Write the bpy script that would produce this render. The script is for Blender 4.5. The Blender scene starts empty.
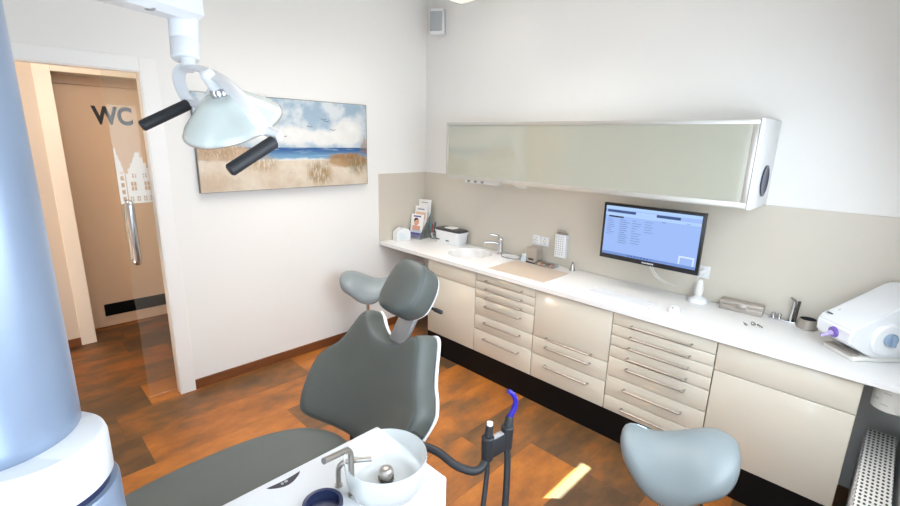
import bpy, bmesh, math, random
from mathutils import Vector, Matrix, Euler
random.seed(7)
PI = math.pi
SC = bpy.context.scene
COL = SC.collection

# ------------------------------------------------------------------ camera, world, lights, exposure
CAM = Vector((-3.1909, -3.5225, 1.8739))
YAW, PITCH, ROLL, FPX = math.radians(44.5773), math.radians(-13.9381), math.radians(1.3775), 457.33
FW = Vector((math.cos(PITCH)*math.cos(YAW), math.cos(PITCH)*math.sin(YAW), math.sin(PITCH)))
_r = Vector((math.sin(YAW), -math.cos(YAW), 0)); _u = _r.cross(FW)
RT = math.cos(ROLL)*_r + math.sin(ROLL)*_u
UP = -math.sin(ROLL)*_r + math.cos(ROLL)*_u
cd = bpy.data.cameras.new('camera'); cam = bpy.data.objects.new('camera', cd); COL.objects.link(cam)
cd.sensor_width = 36; cd.sensor_fit = 'HORIZONTAL'; cd.lens = 36*FPX/900; cd.clip_start = 0.02
cam.matrix_world = Matrix(((RT.x, UP.x, -FW.x, CAM.x), (RT.y, UP.y, -FW.y, CAM.y), (RT.z, UP.z, -FW.z, CAM.z), (0, 0, 0, 1)))
SC.camera = cam
SC.view_settings.view_transform = 'Standard'; SC.view_settings.look = 'None'
SC.view_settings.gamma = 1; SC.view_settings.use_curve_mapping = False
SC.view_settings.exposure = 0.28

W = bpy.data.worlds.new('sky'); SC.world = W; W.use_nodes = True
W.node_tree.nodes['Background'].inputs[0].default_value = (0.75, 0.87, 1.0, 1)
W.node_tree.nodes['Background'].inputs[1].default_value = 2.5

def light(name, kind, loc, energy, color=(1, 1, 1), size=None, look=None, **kw):
    l = bpy.data.lights.new(name, kind); o = bpy.data.objects.new(name, l); COL.objects.link(o)
    o.location = loc; l.energy = energy; l.color = color
    if size: l.shape = 'RECTANGLE'; l.size, l.size_y = size
    if look: o.rotation_euler = Vector(look).to_track_quat('-Z', 'Z').to_euler()
    for k, v in kw.items(): setattr(l, k, v)
    return o
SUN = light('sun', 'SUN', (-1, -8, 8), 230, (0.50, 0.76, 1.0), look=(0.0, 0.521, -0.854), angle=0.009)
light('window_daylight', 'AREA', (-1.75, -3.66, 1.62), 48, (0.79, 0.90, 1.0), (2.0, 1.25), (0, 1, -0.45))
light('low_fill_light', 'AREA', (-3.42, -3.70, 1.15), 16, (0.68, 0.84, 1.0), (0.66, 2.0), (0.25, 1, 0))  # added fill for the lower walls; its opening is unseen and made up
light('rear_fill_light', 'AREA', (-3.82, -2.85, 1.5), 11, (0.78, 0.89, 1.0), (1.5, 1.5), (1, 0.05, -0.1))  # added fill in front of the left wall, which has no window
light('ceiling_fill_light', 'AREA', (-1.45, -1.25, 3.12), 27, (1.0, 0.95, 0.90), (1.7, 1.7), (0, 0, -1), spread=1.7)  # added fill with no fixture, placed to lift the lower walls
light('corner_panel_light', 'AREA', (-0.545, -0.97, 2.93), 0.7, (1.0, 0.97, 0.93), (0.55, 0.55), (0, 0, -1))
light('hallway_light', 'AREA', (-2.9, 0.45, 2.55), 11.5, (1.0, 0.87, 0.74), (1.6, 0.5), (0, 0.5, -1))

# ------------------------------------------------------------------ helpers
def S(r, g, b):
    f = lambda c: (c/255/12.92) if c/255 <= 0.04045 else ((c/255+0.055)/1.055)**2.4
    return (f(r), f(g), f(b), 1)

class NT:
    """small node-tree writer"""
    def __init__(s, name):
        s.m = bpy.data.materials.new(name); s.m.use_nodes = True; s.t = s.m.node_tree
        s.b = s.t.nodes['Principled BSDF']; s.out = s.t.nodes['Material Output']
    def n(s, ty, **kw):
        x = s.t.nodes.new(ty)
        for k, v in kw.items(): setattr(x, k, v)
        return x
    def put(s, sock, v):
        if hasattr(v, 'is_output') or isinstance(v, bpy.types.NodeSocket): s.t.links.new(v, sock)
        else: sock.default_value = v
    def math(s, op, a, b=0.0, c=None, clamp=False):
        x = s.n('ShaderNodeMath', operation=op, use_clamp=clamp)
        s.put(x.inputs[0], a); s.put(x.inputs[1], b)
        if c is not None: s.put(x.inputs[2], c)
        return x.outputs[0]
    def mix(s, f, a, b, blend='MIX'):
        x = s.n('ShaderNodeMix', data_type='RGBA', blend_type=blend)
        s.put(x.inputs[0], f); s.put(x.inputs[6], a); s.put(x.inputs[7], b)
        return x.outputs[2]
    def step(s, v, lo, hi):
        x = s.n('ShaderNodeMapRange', interpolation_type='SMOOTHSTEP'); s.put(x.inputs[0], v)
        x.inputs[1].default_value = lo; x.inputs[2].default_value = hi
        return x.outputs[0]
    def coord(s, kind='Object'): return s.n('ShaderNodeTexCoord').outputs[kind]
    def xyz(s, v):
        x = s.n('ShaderNodeSeparateXYZ'); s.put(x.inputs[0], v); return x.outputs
    def comb(s, x, y, z=0.0):
        c = s.n('ShaderNodeCombineXYZ'); s.put(c.inputs[0], x); s.put(c.inputs[1], y); s.put(c.inputs[2], z); return c.outputs[0]
    def noise(s, vec, scale, detail=3, rough=0.5, col=False):
        x = s.n('ShaderNodeTexNoise'); s.put(x.inputs['Vector'], vec); x.inputs['Scale'].default_value = scale
        x.inputs['Detail'].default_value = detail; x.inputs['Roughness'].default_value = rough
        return x.outputs['Color' if col else 'Fac']
    def bump(s, h, strength=0.1, dist=0.01):
        x = s.n('ShaderNodeBump'); x.inputs['Strength'].default_value = strength; x.inputs['Distance'].default_value = dist
        s.put(x.inputs['Height'], h); s.t.links.new(x.outputs[0], s.b.inputs['Normal'])

def mat(name, col, rough=0.5, metal=0.0, vary=0.03, scale=6, bump=0.0, bscale=200, coat=0.0, spec=0.5):
    t = NT(name); c = t.coord()
    nz = t.noise(c, scale, 3)
    dk = tuple(max(0, v*(1-vary)) for v in col[:3]) + (1,); lt = tuple(min(1, v*(1+vary)) for v in col[:3]) + (1,)
    t.put(t.b.inputs['Base Color'], t.mix(nz, dk, lt))
    t.b.inputs['Roughness'].default_value = rough; t.b.inputs['Metallic'].default_value = metal
    t.b.inputs['Coat Weight'].default_value = coat; t.b.inputs['Coat Roughness'].default_value = 0.08
    t.b.inputs['Specular IOR Level'].default_value = spec
    if bump: t.bump(t.noise(c, bscale, 4), bump, 0.002)
    return t.m

def glassy(name, tint=(0.97, 0.99, 0.98, 1), refl=0.9, body=0.04, bodycol=(0.9, 0.93, 0.92, 1), rough=0.02):
    t = NT(name); t.t.nodes.remove(t.b)
    tr = t.n('ShaderNodeBsdfTransparent'); tr.inputs[0].default_value = tint
    gl = t.n('ShaderNodeBsdfGlossy'); gl.inputs[0].default_value = (1, 1, 1, 1); gl.inputs['Roughness'].default_value = rough
    df = t.n('ShaderNodeBsdfDiffuse'); df.inputs[0].default_value = bodycol
    fr = t.n('ShaderNodeFresnel'); fr.inputs[0].default_value = 1.45
    m1 = t.n('ShaderNodeMixShader'); m1.inputs[0].default_value = body; t.t.links.new(tr.outputs[0], m1.inputs[1]); t.t.links.new(df.outputs[0], m1.inputs[2])
    m2 = t.n('ShaderNodeMixShader'); t.put(m2.inputs[0], t.math('MULTIPLY', fr.outputs[0], refl))
    t.t.links.new(m1.outputs[0], m2.inputs[1]); t.t.links.new(gl.outputs[0], m2.inputs[2])
    t.t.links.new(m2.outputs[0], t.out.inputs[0]); return t.m

def emit(name, col, strength):
    t = NT(name); t.b.inputs['Base Color'].default_value = (0.02, 0.02, 0.02, 1); t.b.inputs['Roughness'].default_value = 0.25
    t.b.inputs['Emission Color'].default_value = col; t.b.inputs['Emission Strength'].default_value = strength; return t.m

BASE = {}
def wm(o):
    m = Matrix.Identity(4)
    while o is not None: m = o.matrix_basis @ m; o = o.parent
    return m
def obj(name, bm, m, parent=None, smooth=40, world=True):
    if parent is not None and world: bm.transform(wm(parent).inverted())
    me = bpy.data.meshes.new(name); bmesh.ops.recalc_face_normals(bm, faces=bm.faces[:]); bm.to_mesh(me); bm.free()
    if smooth:
        me.polygons.foreach_set('use_smooth', [True]*len(me.polygons)); me.set_sharp_from_angle(angle=math.radians(smooth))
    for x in (m if isinstance(m, (list, tuple)) else [m]): me.materials.append(x)
    o = bpy.data.objects.new(name, me); COL.objects.link(o)
    if parent is not None: o.parent = parent
    return o
def tag(o, label, cat, group=None):
    o['label'] = label; o['category'] = cat
    if group: o['group'] = group
    return o
def thing(name, label, cat, loc, rz=0, group=None):
    o = bpy.data.objects.new(name, None); COL.objects.link(o); o.empty_display_size = 0.05
    o.location = loc; o.rotation_euler = (0, 0, rz); return tag(o, label, cat, group)
def struct(name, bm, m, parent=None, smooth=0):
    o = obj(name, bm, m, parent, smooth)
    if parent is None: o['kind'] = 'structure'
    return o
def copy_tree(o, parent=None):
    c = o.copy(); COL.objects.link(c); c.parent = parent
    for ch in list(o.children): copy_tree(ch, c)
    return c

def B(): return bmesh.new()
def box(bm, x0, x1, y0, y1, z0, z1, bev=0.0, seg=2, M=None, mi=0):
    t = bmesh.new(); bmesh.ops.create_cube(t, size=1)
    for v in t.verts: v.co = Vector(((x0+x1)/2+v.co.x*(x1-x0), (y0+y1)/2+v.co.y*(y1-y0), (z0+z1)/2+v.co.z*(z1-z0)))
    if bev: bmesh.ops.bevel(t, geom=t.edges[:], offset=bev, segments=seg, profile=0.5, affect='EDGES')
    return join(bm, t, M, mi)
def join(bm, t, M=None, mi=0):
    if M is not None: t.transform(M)
    vs = [bm.verts.new(v.co) for v in t.verts]; t.verts.index_update()
    for f in t.faces:
        try: nf = bm.faces.new([vs[v.index] for v in f.verts]); nf.material_index = mi
        except ValueError: pass
    t.free(); return bm
def frame(axis):
    z = Vector(axis).normalized(); x = z.orthogonal().normalized(); y = z.cross(x)
    return Matrix((x, y, z)).transposed()
def lathe(bm, prof, loc=(0, 0, 0), axis=(0, 0, 1), n=40, sx=1.0, sy=1.0, M=None, mi=0):
    R = frame(axis).to_4x4() if tuple(axis) != (0, 0, 1) else Matrix.Identity(4)
    T = Matrix.Translation(loc) @ R
    t = bmesh.new(); rings = []
    for r, z in prof:
        if r < 1e-6: rings.append([t.verts.new((0, 0, z))])
        else: rings.append([t.verts.new((sx*r*math.cos(2*PI*i/n), sy*r*math.sin(2*PI*i/n), z)) for i in range(n)])
    for a, b in zip(rings, rings[1:]):
        for i in range(n):
            j = (i+1) % n
            if len(a) == 1 and len(b) == 1: continue
            if len(a) == 1: t.faces.new((a[0], b[i], b[j]))
            elif len(b) == 1: t.faces.new((a[i], a[j], b[0]))
            else: t.faces.new((a[i], a[j], b[j], b[i]))
    t.transform(T)
    return join(bm, t, M, mi)
def cyl(bm, p0, p1, r0, r1=None, n=24, bev=0.0, mi=0):
    p0, p1 = Vector(p0), Vector(p1); L = (p1-p0).length; r1 = r0 if r1 is None else r1; b = min(bev, r0*0.9, r1*0.9, L/3)
    pr = [(0, 0), (r0-b, 0), (r0, b), (r1, L-b), (r1-b, L), (0, L)] if b else [(0, 0), (r0, 0), (r1, L), (0, L)]
    return lathe(bm, pr, p0, tuple((p1-p0).normalized()), n, mi=mi)
def spline(pts, k=6, closed=False):
    P = [Vector(p) for p in pts]; n = len(P); out = []
    for i in range(n if closed else n-1):
        if closed: a, b, c, d = P[(i-1) % n], P[i], P[(i+1) % n], P[(i+2) % n]
        else: a, b, c, d = P[max(i-1, 0)], P[i], P[i+1], P[min(i+2, n-1)]
        for j in range(k):
            t = j/k
            out.append(0.5*((2*b)+(c-a)*t+(2*a-5*b+4*c-d)*t*t+(3*b-a-3*c+d)*t**3))
    if not closed: out.append(P[-1])
    return out
def tube(bm, pts, r, n=12, sx=1.0, up=None, mi=0, r1=None):
    P = [Vector(p) for p in pts]; m = len(P); rings = []; X = None
    for i, p in enumerate(P):
        d = (P[min(i+1, m-1)]-P[max(i-1, 0)]).normalized()
        if X is None: X = (Vector(up) if up else d.orthogonal())
        X = (X-d*X.dot(d)).normalized(); Y = d.cross(X)
        rr = r if r1 is None else r+(r1-r)*i/(m-1)
        rings.append([bm.verts.new(p+X*(sx*rr*math.cos(2*PI*k/n))+Y*(rr*math.sin(2*PI*k/n))) for k in range(n)])
    for a, b in zip(rings, rings[1:]):
        for k in range(n):
            f = bm.faces.new((a[k], a[(k+1) % n], b[(k+1) % n], b[k])); f.material_index = mi
    for e in (rings[0], rings[-1]):
        f = bm.faces.new(e); f.material_index = mi
    return bm
def bend(pts, rad=0.02, k=5):
    """polyline with rounded corners"""
    P = [Vector(p) for p in pts]; out = [P[0]]
    for i in range(1, len(P)-1):
        a, b, c = P[i-1], P[i], P[i+1]; u = (a-b); w = (c-b); q = min(rad, u.length*0.49, w.length*0.49)
        s, e = b+u.normalized()*q, b+w.normalized()*q
        for j in range(k+1):
            t = j/k; out.append(s*(1-t)**2+b*2*t*(1-t)+e*t*t)
    out.append(P[-1]); return out
def prism(bm, poly, f0, f1, mi=0):
    """poly 2D; f0,f1 map (a,b) to the two end faces"""
    A = [bm.verts.new(f0(*p)) for p in poly]; Bv = [bm.verts.new(f1(*p)) for p in poly]; n = len(poly)
    fs = [bm.faces.new(A), bm.faces.new(Bv)] + [bm.faces.new((A[i], A[(i+1) % n], Bv[(i+1) % n], Bv[i])) for i in range(n)]
    for f in fs: f.material_index = mi
    return bm
def pad(bm, outline, c, fn, rings):
    """concentric rings of a star-shaped outline; rings = (scale, offset along thickness)"""
    n = len(outline); R = []
    for s, d in rings:
        if s == 0: R.append([bm.verts.new(fn(c[0], c[1], d))])
        else: R.append([bm.verts.new(fn(c[0]+(p[0]-c[0])*s, c[1]+(p[1]-c[1])*s, d)) for p in outline])
    for a, b in zip(R, R[1:]):
        for i in range(n):
            j = (i+1) % n
            if len(a) == 1: bm.faces.new((a[0], b[i], b[j]))
            elif len(b) == 1: bm.faces.new((a[i], a[j], b[0]))
            else: bm.faces.new((a[i], a[j], b[j], b[i]))
    return bm
def inset_rings(th, r=0.16, crown=0.0, back=True, fill=(0.9, 0.75, 0.55, 0.3)):
    """rounded-edge cushion cross-section, th thick"""
    out = [(0, 0), (0.5, 0), (1-r*0.6, 0)] if back else []
    out += [(1-r*0.25, th*0.06), (1, th*0.3), (1, th*0.62), (1-r*0.18, th*0.85), (1-r*0.5, th*0.97), (1-r*0.95, th)]
    out += [(s*(1-r), th+crown*(1-s*s)) for s in fill] + [(0, th+crown)]
    return out
def at(u, v, d): return CAM + (FW + RT*((u-450)/FPX) - UP*((v-253)/FPX))*d

# ------------------------------------------------------------------ materials
M_WALL = mat('wall_paint', S(240, 238, 234), 0.85, vary=0.012, scale=3, bump=0.05, bscale=90)
M_CEIL = mat('ceiling_paint', S(245, 242, 236), 0.9, vary=0.01)
M_HALLW = mat('hall_paint', S(212, 199, 184), 0.85, vary=0.012)
M_TRIM = mat('white_trim', S(243, 241, 238), 0.4, vary=0.01)
M_SPLASH = mat('splash_panel', S(208, 200, 186), 0.32, vary=0.012, scale=2)
M_FRONT = mat('cream_lacquer', S(218, 210, 194), 0.16, vary=0.012, scale=2, coat=0.5)
M_CARC = mat('cream_carcass', S(205, 193, 175), 0.5)
M_TOP = mat('worktop_mineral', S(234, 232, 230), 0.22, vary=0.008, scale=3)
M_BLACK = mat('black_plinth', S(9, 9, 10), 0.5, vary=0.1, spec=0.2)
M_STEEL = mat('brushed_steel', S(176, 170, 164), 0.32, 1.0, vary=0.06, scale=30)
M_CHROME = mat('chrome', S(205, 205, 208), 0.12, 1.0, vary=0.02)
M_DARKMETAL = mat('dark_metal', S(95, 92, 90), 0.35, 1.0, vary=0.06)
M_ALU = mat('satin_aluminium', S(206, 204, 198), 0.38, 0.75, vary=0.02)
M_WHITE = mat('white_plastic', S(230, 231, 232), 0.28, vary=0.008)
M_OFFW = mat('offwhite_plastic', S(232, 229, 222), 0.4, vary=0.01)
M_LEATHER = mat('sage_leather', S(84, 88, 85), 0.48, vary=0.05, scale=14, bump=0.12, bscale=420, spec=0.4)
M_STOOL = mat('stool_leather', S(124, 133, 136), 0.42, vary=0.04, scale=12, bump=0.08, bscale=420)
M_COLUMN = mat('column_lacquer', S(138, 152, 174), 0.3, 0.35, vary=0.02)
M_RUBBER = mat('black_rubber', S(32, 34, 38), 0.55, vary=0.08)
M_DARKBLUE = mat('dark_blue_plastic', S(34, 42, 72), 0.3, vary=0.06)
M_GREYP = mat('grey_plastic', S(150, 150, 150), 0.45)
M_BLUETUBE = mat('blue_plastic', S(40, 30, 150), 0.25, vary=0.08)
M_PURPLE = mat('purple_plastic', S(120, 92, 170), 0.3)
M_BLUEGREY = mat('blue_grey_plastic', S(140, 160, 182), 0.35)
M_MAT = mat('beige_mat', S(194, 177, 160), 0.6, vary=0.02)
M_UNIT = mat('unit_white', S(214, 216, 219), 0.28, vary=0.008)
M_LAMP = mat('lamp_white', S(216, 217, 219), 0.3, vary=0.008)
M_DISH = mat('reflector_glass', S(212, 220, 215), 0.16, vary=0.02, coat=0.4)
M_CAST = mat('frosted_decal', S(250, 247, 240), 0.7)
M_DGLASS = glassy('door_glass', refl=0.35, body=0.03, bodycol=(1.0, 0.93, 0.86, 1))
M_BOWL = glassy('bowl_glass', tint=(0.98, 0.99, 0.985, 1), refl=0.7, body=0.36, bodycol=(0.93, 0.95, 0.94, 1), rough=0.05)
M_ACRYL = glassy('clear_acrylic', body=0.12)
M_WGLASS = glassy('window_glass', body=0.0, refl=0.6)
M_INK = mat('dark_ink', S(52, 52, 58), 0.6)
M_RED = mat('red_plastic', S(200, 60, 50), 0.4); M_YELLOW = mat('yellow_plastic', S(216, 190, 90), 0.4)
M_TEAL = mat('teal_plastic', S(70, 165, 180), 0.35); M_BLUE = mat('blue_plastic_light', S(70, 110, 180), 0.35)
M_PAPER = mat('paper', S(244, 241, 238), 0.6, vary=0.01)
M_VIOLET = mat('violet_print', S(92, 84, 150), 0.55); M_SKIN = mat('skin_print', S(222, 165, 140), 0.6); M_HAIR = mat('dark_print', S(60, 45, 42), 0.6)
M_PEACH = mat('peach_print', S(232, 190, 165), 0.6); M_CLOUDBLUE = mat('pale_blue_plastic', S(196, 214, 224), 0.4)
M_TAUPE = mat('taupe_metal', S(178, 168, 158), 0.45, 0.4, vary=0.06)

def frosted_front():
    t = NT('grey_glass_front'); c = t.coord(); x = t.xyz(c)
    nz = t.noise(c, 1.2, 2)
    t.put(t.b.inputs['Base Color'], t.mix(nz, S(168, 168, 153), S(176, 176, 162)))
    t.b.inputs['Roughness'].default_value = 0.06; t.b.inputs['Specular IOR Level'].default_value = 0.75; t.b.inputs['Coat Weight'].default_value = 0.9; t.b.inputs['Coat Roughness'].default_value = 0.02
    return t.m
M_GFRONT = frosted_front()

def floor_mat(name='wood_planks', base=False):
    t = NT(name); c = t.coord(); X = t.xyz(c); x, y = X[0], X[1]
    if base:  # skirting board: grain along its length
        v = t.comb(t.math('MULTIPLY', x, 2.0), t.math('MULTIPLY', y, 2.0), t.math('MULTIPLY', X[2], 40))
        col = t.mix(t.noise(v, 2, 5, 0.6), S(88, 50, 26), S(146, 86, 44)); t.put(t.b.inputs['Base Color'], col)
        t.b.inputs['Roughness'].default_value = 0.4; return t.m
    ry = t.math('DIVIDE', t.math('ADD', y, 0.37), 0.35); row = t.math('FLOOR', ry)
    wn = t.n('ShaderNodeTexWhiteNoise', noise_dimensions='1D'); t.put(wn.inputs['W'], row)
    cx = t.math('ADD', t.math('DIVIDE', x, 1.25), t.math('MULTIPLY', wn.outputs['Value'], 7.31)); colm = t.math('FLOOR', cx)
    w2 = t.n('ShaderNodeTexWhiteNoise', noise_dimensions='2D'); t.put(w2.inputs['Vector'], t.comb(row, colm)); rnd = t.xyz(w2.outputs['Color'])
    # per-plank shift so that the grain breaks at the joints
    shift = t.math('MULTIPLY', rnd[0], 17.0)
    g1 = t.noise(t.comb(t.math('ADD', t.math('MULTIPLY', x, 2.6), shift), t.math('ADD', t.math('MULTIPLY', y, 5.0), shift)), 1.0, 6, 0.65)
    g2 = t.noise(t.comb(t.math('ADD', t.math('MULTIPLY', x, 16.0), shift), t.math('ADD', t.math('MULTIPLY', y, 48.0), shift)), 1.0, 6, 0.7)
    ramp = t.n('ShaderNodeValToRGB'); e = ramp.color_ramp.elements
    e[0].position = 0.30; e[0].color = S(80, 60, 40); e[1].position = 0.70; e[1].color = S(182, 112, 44)
    a = e.new(0.44); a.color = S(114, 78, 44); a = e.new(0.56); a.color = S(154, 92, 38)
    t.put(ramp.inputs[0], t.math('ADD', t.math('ADD', t.math('MULTIPLY', g1, 0.85), t.math('MULTIPLY', rnd[1], 0.20)), t.math('MULTIPLY', g2, 0.1), clamp=True))
    t.put(ramp.inputs[0], t.math('ADD', t.math('ADD', t.math('MULTIPLY', g1, 0.85), t.math('MULTIPLY', t.math('SUBTRACT', rnd[1], 0.45), 0.36)), t.math('MULTIPLY', g2, 0.12), clamp=True))
    col = t.mix(t.step(g2, 0.45, 0.8), ramp.outputs[0], S(110, 64, 32))
    col = t.mix(t.math('MULTIPLY', t.step(t.math('SUBTRACT', g2, 0.0), 0.35, 0.75), 0.35), ramp.outputs[0], S(104, 62, 34))
    fy = t.math('FRACT', ry); fx = t.math('FRACT', cx)
    ey = t.math('MULTIPLY', t.math('MINIMUM', fy, t.math('SUBTRACT', 1.0, fy)), 0.35); ex = t.math('MULTIPLY', t.math('MINIMUM', fx, t.math('SUBTRACT', 1.0, fx)), 1.25)
    gap = t.math('SUBTRACT', 1.0, t.step(t.math('MINIMUM', ey, ex), 0.0004, 0.003))
    t.put(t.b.inputs['Base Color'], t.mix(t.math('MULTIPLY', gap, 0.5), col, S(70, 42, 24)))
    t.put(t.b.inputs['Roughness'], t.math('ADD', 0.32, t.math('MULTIPLY', g2, 0.18)))
    t.bump(t.math('SUBTRACT', t.math('MULTIPLY', g2, 0.25), gap), 0.12, 0.003)
    return t.m
M_FLOOR = floor_mat(); M_SKIRT = floor_mat('wood_skirting', True)

# ------------------------------------------------------------------ room shell
RX0, RY0, RZ = -3.92, -3.74, 3.2           # left wall, window wall, ceiling height
bm = B(); box(bm, -4.6, 0.12, RY0-0.2, 2.0, -0.12, 0.0); struct('floor', bm, M_FLOOR)
bm = B(); box(bm, RX0-0.12, 0.12, RY0-0.2, 0.08, RZ, RZ+0.1); struct('ceiling', bm, M_CEIL)
DX0, DX1, DZ = -3.36, -2.412, 2.240        # door opening
bm = B(); box(bm, DX1, 0.12, 0, 0.08, 0, RZ); box(bm, RX0-0.12, DX0, 0, 0.08, 0, RZ); box(bm, DX0, DX1, 0, 0.08, DZ, RZ)
struct('wall_back', bm, M_WALL)
bm = B(); box(bm, 0, 0.12, RY0-0.2, 0, 0, RZ); struct('wall_right', bm, M_WALL)
bm = B(); box(bm, RX0-0.12, RX0, RY0-0.2, 0, 0, RZ); struct('wall_left', bm, M_WALL)
WX0, WX1, WZ0, WZ1 = -2.85, -0.86, 0.98, 2.45
bm = B(); box(bm, RX0, -3.80, RY0-0.2, RY0, 0, RZ); box(bm, -3.04, WX0, RY0-0.2, RY0, 0, RZ); box(bm, -3.80, -3.04, RY0-0.2, RY0, 2.32, RZ); box(bm, WX1, 0, RY0-0.2, RY0, 0, RZ); box(bm, WX0, WX1, RY0-0.2, RY0, 0, WZ0); box(bm, WX0, WX1, RY0-0.2, RY0, WZ1, RZ)
struct('wall_front', bm, M_WALL)
# window with two sashes, its glass and an unseen sheet, added to let one narrow strip of sun through
wy0, wy1 = RY0-0.16, RY0-0.10
bm = B()
for x0, x1 in ((WX0, WX0+0.06), (WX1-0.06, WX1), (-1.40, -1.34)): box(bm, x0, x1, wy0, wy1, WZ0, WZ1, 0.006)
box(bm, WX0, WX1, wy0, wy1, WZ0, WZ0+0.06, 0.006); box(bm, WX0, WX1, wy0, wy1, WZ1-0.06, WZ1, 0.006)
win = struct('window_1', bm, M_TRIM)
bm = B(); box(bm, WX0+0.05, WX1-0.05, wy0+0.025, wy0+0.035, WZ0+0.05, WZ1-0.05); obj('pane', bm, M_WGLASS, win, 0)
bm = B(); box(bm, WX0+0.005, WX1-0.005, wy1+0.01, wy1+0.018, 2.355, WZ1-0.005)
box(bm, WX0+0.005, WX1-0.005, wy1+0.01, wy1+0.018, WZ0+0.002, 2.165); box(bm, WX0+0.005, -1.345, wy1+0.01, wy1+0.018, 2.16, 2.36)
obj('sun_blocker', bm, M_PAPER, win, 0)
bm = B(); box(bm, WX0-0.04, WX1+0.04, RY0, RY0+0.035, WZ0-0.035, WZ0, 0.006); obj('window_sill', bm, M_TRIM, win)
bm = B()  # unseen floor-length glazing, added to go with the low fill light
for x0, x1 in ((-3.80, -3.73), (-3.11, -3.04)): box(bm, x0, x1, wy0, wy1, 0.0, 2.32, 0.005)
box(bm, -3.73, -3.11, wy0, wy1, 0.0, 0.12, 0.004); box(bm, -3.73, -3.11, wy0, wy1, 2.25, 2.32, 0.004)
w2 = struct('added_window', bm, M_TRIM); bm = B(); box(bm, -3.735, -3.105, wy0+0.025, wy0+0.035, 0.115, 2.255); obj('pane', bm, M_WGLASS, w2, 0)
bm = B(); box(bm, -3.795, -3.045, wy1+0.01, wy1+0.018, 0.002, 2.315); obj('sun_blocker', bm, M_PAPER, w2, 0)  # unseen sheet, added to keep the sun out here
# door casing and skirting
bm = B(); box(bm, DX1, -2.316, -0.016, 0.0, 0, DZ+0.085, 0.004); box(bm, DX0-0.1, DX0, -0.016, 0.0, 0, DZ+0.085, 0.004); box(bm, DX0, DX1, -0.016, 0.0, DZ, DZ+0.085, 0.004)
box(bm, DX1-0.006, DX1, -0.012, 0.075, 0, DZ, 0.0); box(bm, DX0, DX0+0.006, -0.012, 0.075, 0, DZ, 0.0); box(bm, DX0, DX1, -0.012, 0.075, DZ-0.006, DZ, 0.0)
struct('trim_1', bm, M_TRIM)
bm = B(); box(bm, -2.315, -0.0, -0.014, 0.0, 0, 0.078, 0.003); struct('baseboard_back', bm, M_SKIRT)
bm = B(); box(bm, RX0, DX0-0.1, -0.014, 0.0, 0, 0.078, 0.003); struct('baseboard_door', bm, M_SKIRT)
bm = B(); box(bm, RX0, RX0+0.014, RY0, -0.014, 0, 0.078, 0.003); struct('baseboard_left', bm, M_SKIRT)
# splash panels behind the worktop
bm = B(); box(bm, -0.596, -0.008, -0.008, 0.0, 0.9, 1.547, 0.002); struct('trim_2', bm, M_SPLASH)
bm = B(); box(bm, -0.008, 0.0, RY0, -0.0, 0.9, 1.547, 0.002); struct('trim_3', bm, M_SPLASH)
# hallway behind the glass door
HX0, HX1, HZ = -4.5, -1.2, 2.62
bm = B(); box(bm, HX0, HX1, 0.08, 2.0, HZ, HZ+0.08); struct('ceiling_hallway', bm, M_CEIL)
bm = B(); box(bm, HX0-0.1, HX0, 0.08, 2.0, 0, HZ); box(bm, HX1, HX1+0.1, 0.08, 2.0, 0, HZ); struct('wall_hallway', bm, M_HALLW)
bm = B(); box(bm, HX0, -2.70, 1.48, 2.0, 0, HZ); box(bm, -1.75, HX1, 1.48, 2.0, 0, HZ); box(bm, -2.70, -1.75, 1.48, 2.0, 2.33, HZ); box(bm, -2.70, -1.75, 1.86, 2.0, 0, 2.33)
struct('wall_far', bm, M_HALLW)
bm = B(); box(bm, -2.81, -2.70, 1.465, 1.48, 0, 2.40, 0.004); box(bm, -1.75, -1.64, 1.465, 1.48, 0, 2.40, 0.004); box(bm, -2.70, -1.75, 1.465, 1.48, 2.33, 2.40, 0.004)
struct('trim_4', bm, mat('hall_casing', S(246, 236, 222), 0.5))
bm = B(); box(bm, HX0, -2.81, 1.466, 1.48, 0, 0.075, 0.003); struct('baseboard_hallway', bm, M_SKIRT)
bm = B(); box(bm, -2.695, -1.755, 1.80, 1.85, 0.008, 2.262, 0.003); box(bm, -2.70, -1.75, 1.79, 1.86, 2.265, 2.33)
d2 = struct('door_2', bm, mat('wc_door', S(234, 204, 174), 0.45, vary=0.015))
bm = B(); box(bm, -2.57, -1.93, 1.792, 1.80, 0.115, 0.235, 0.003)
for i in range(9): box(bm, -2.555, -1.945, 1.786, 1.793, 0.124+i*0.0118, 0.130+i*0.0118)
obj('ventilation_grille', bm, M_BLACK, d2)
tc = bpy.data.curves.new('lettering', 'FONT'); tc.body = 'WC'; tc.size = 0.215; tc.extrude = 0.003; tc.offset = 0.0075; tc.space_character = 1.0
to = bpy.data.objects.new('lettering_src', tc); COL.objects.link(to)
dg = bpy.context.evaluated_depsgraph_get(); me = bpy.data.meshes.new_from_object(to.evaluated_get(dg)); bpy.data.objects.remove(to); me.transform(Matrix.Diagonal((0.8, 1, 1, 1)))
bm = B(); bm.from_mesh(me); bpy.data.meshes.remove(me)
bm.transform(Matrix.Translation((-2.42, 1.797, 1.94)) @ Euler((PI/2, 0, 0)).to_matrix().to_4x4()); obj('lettering', bm, M_INK, d2, 0)
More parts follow.
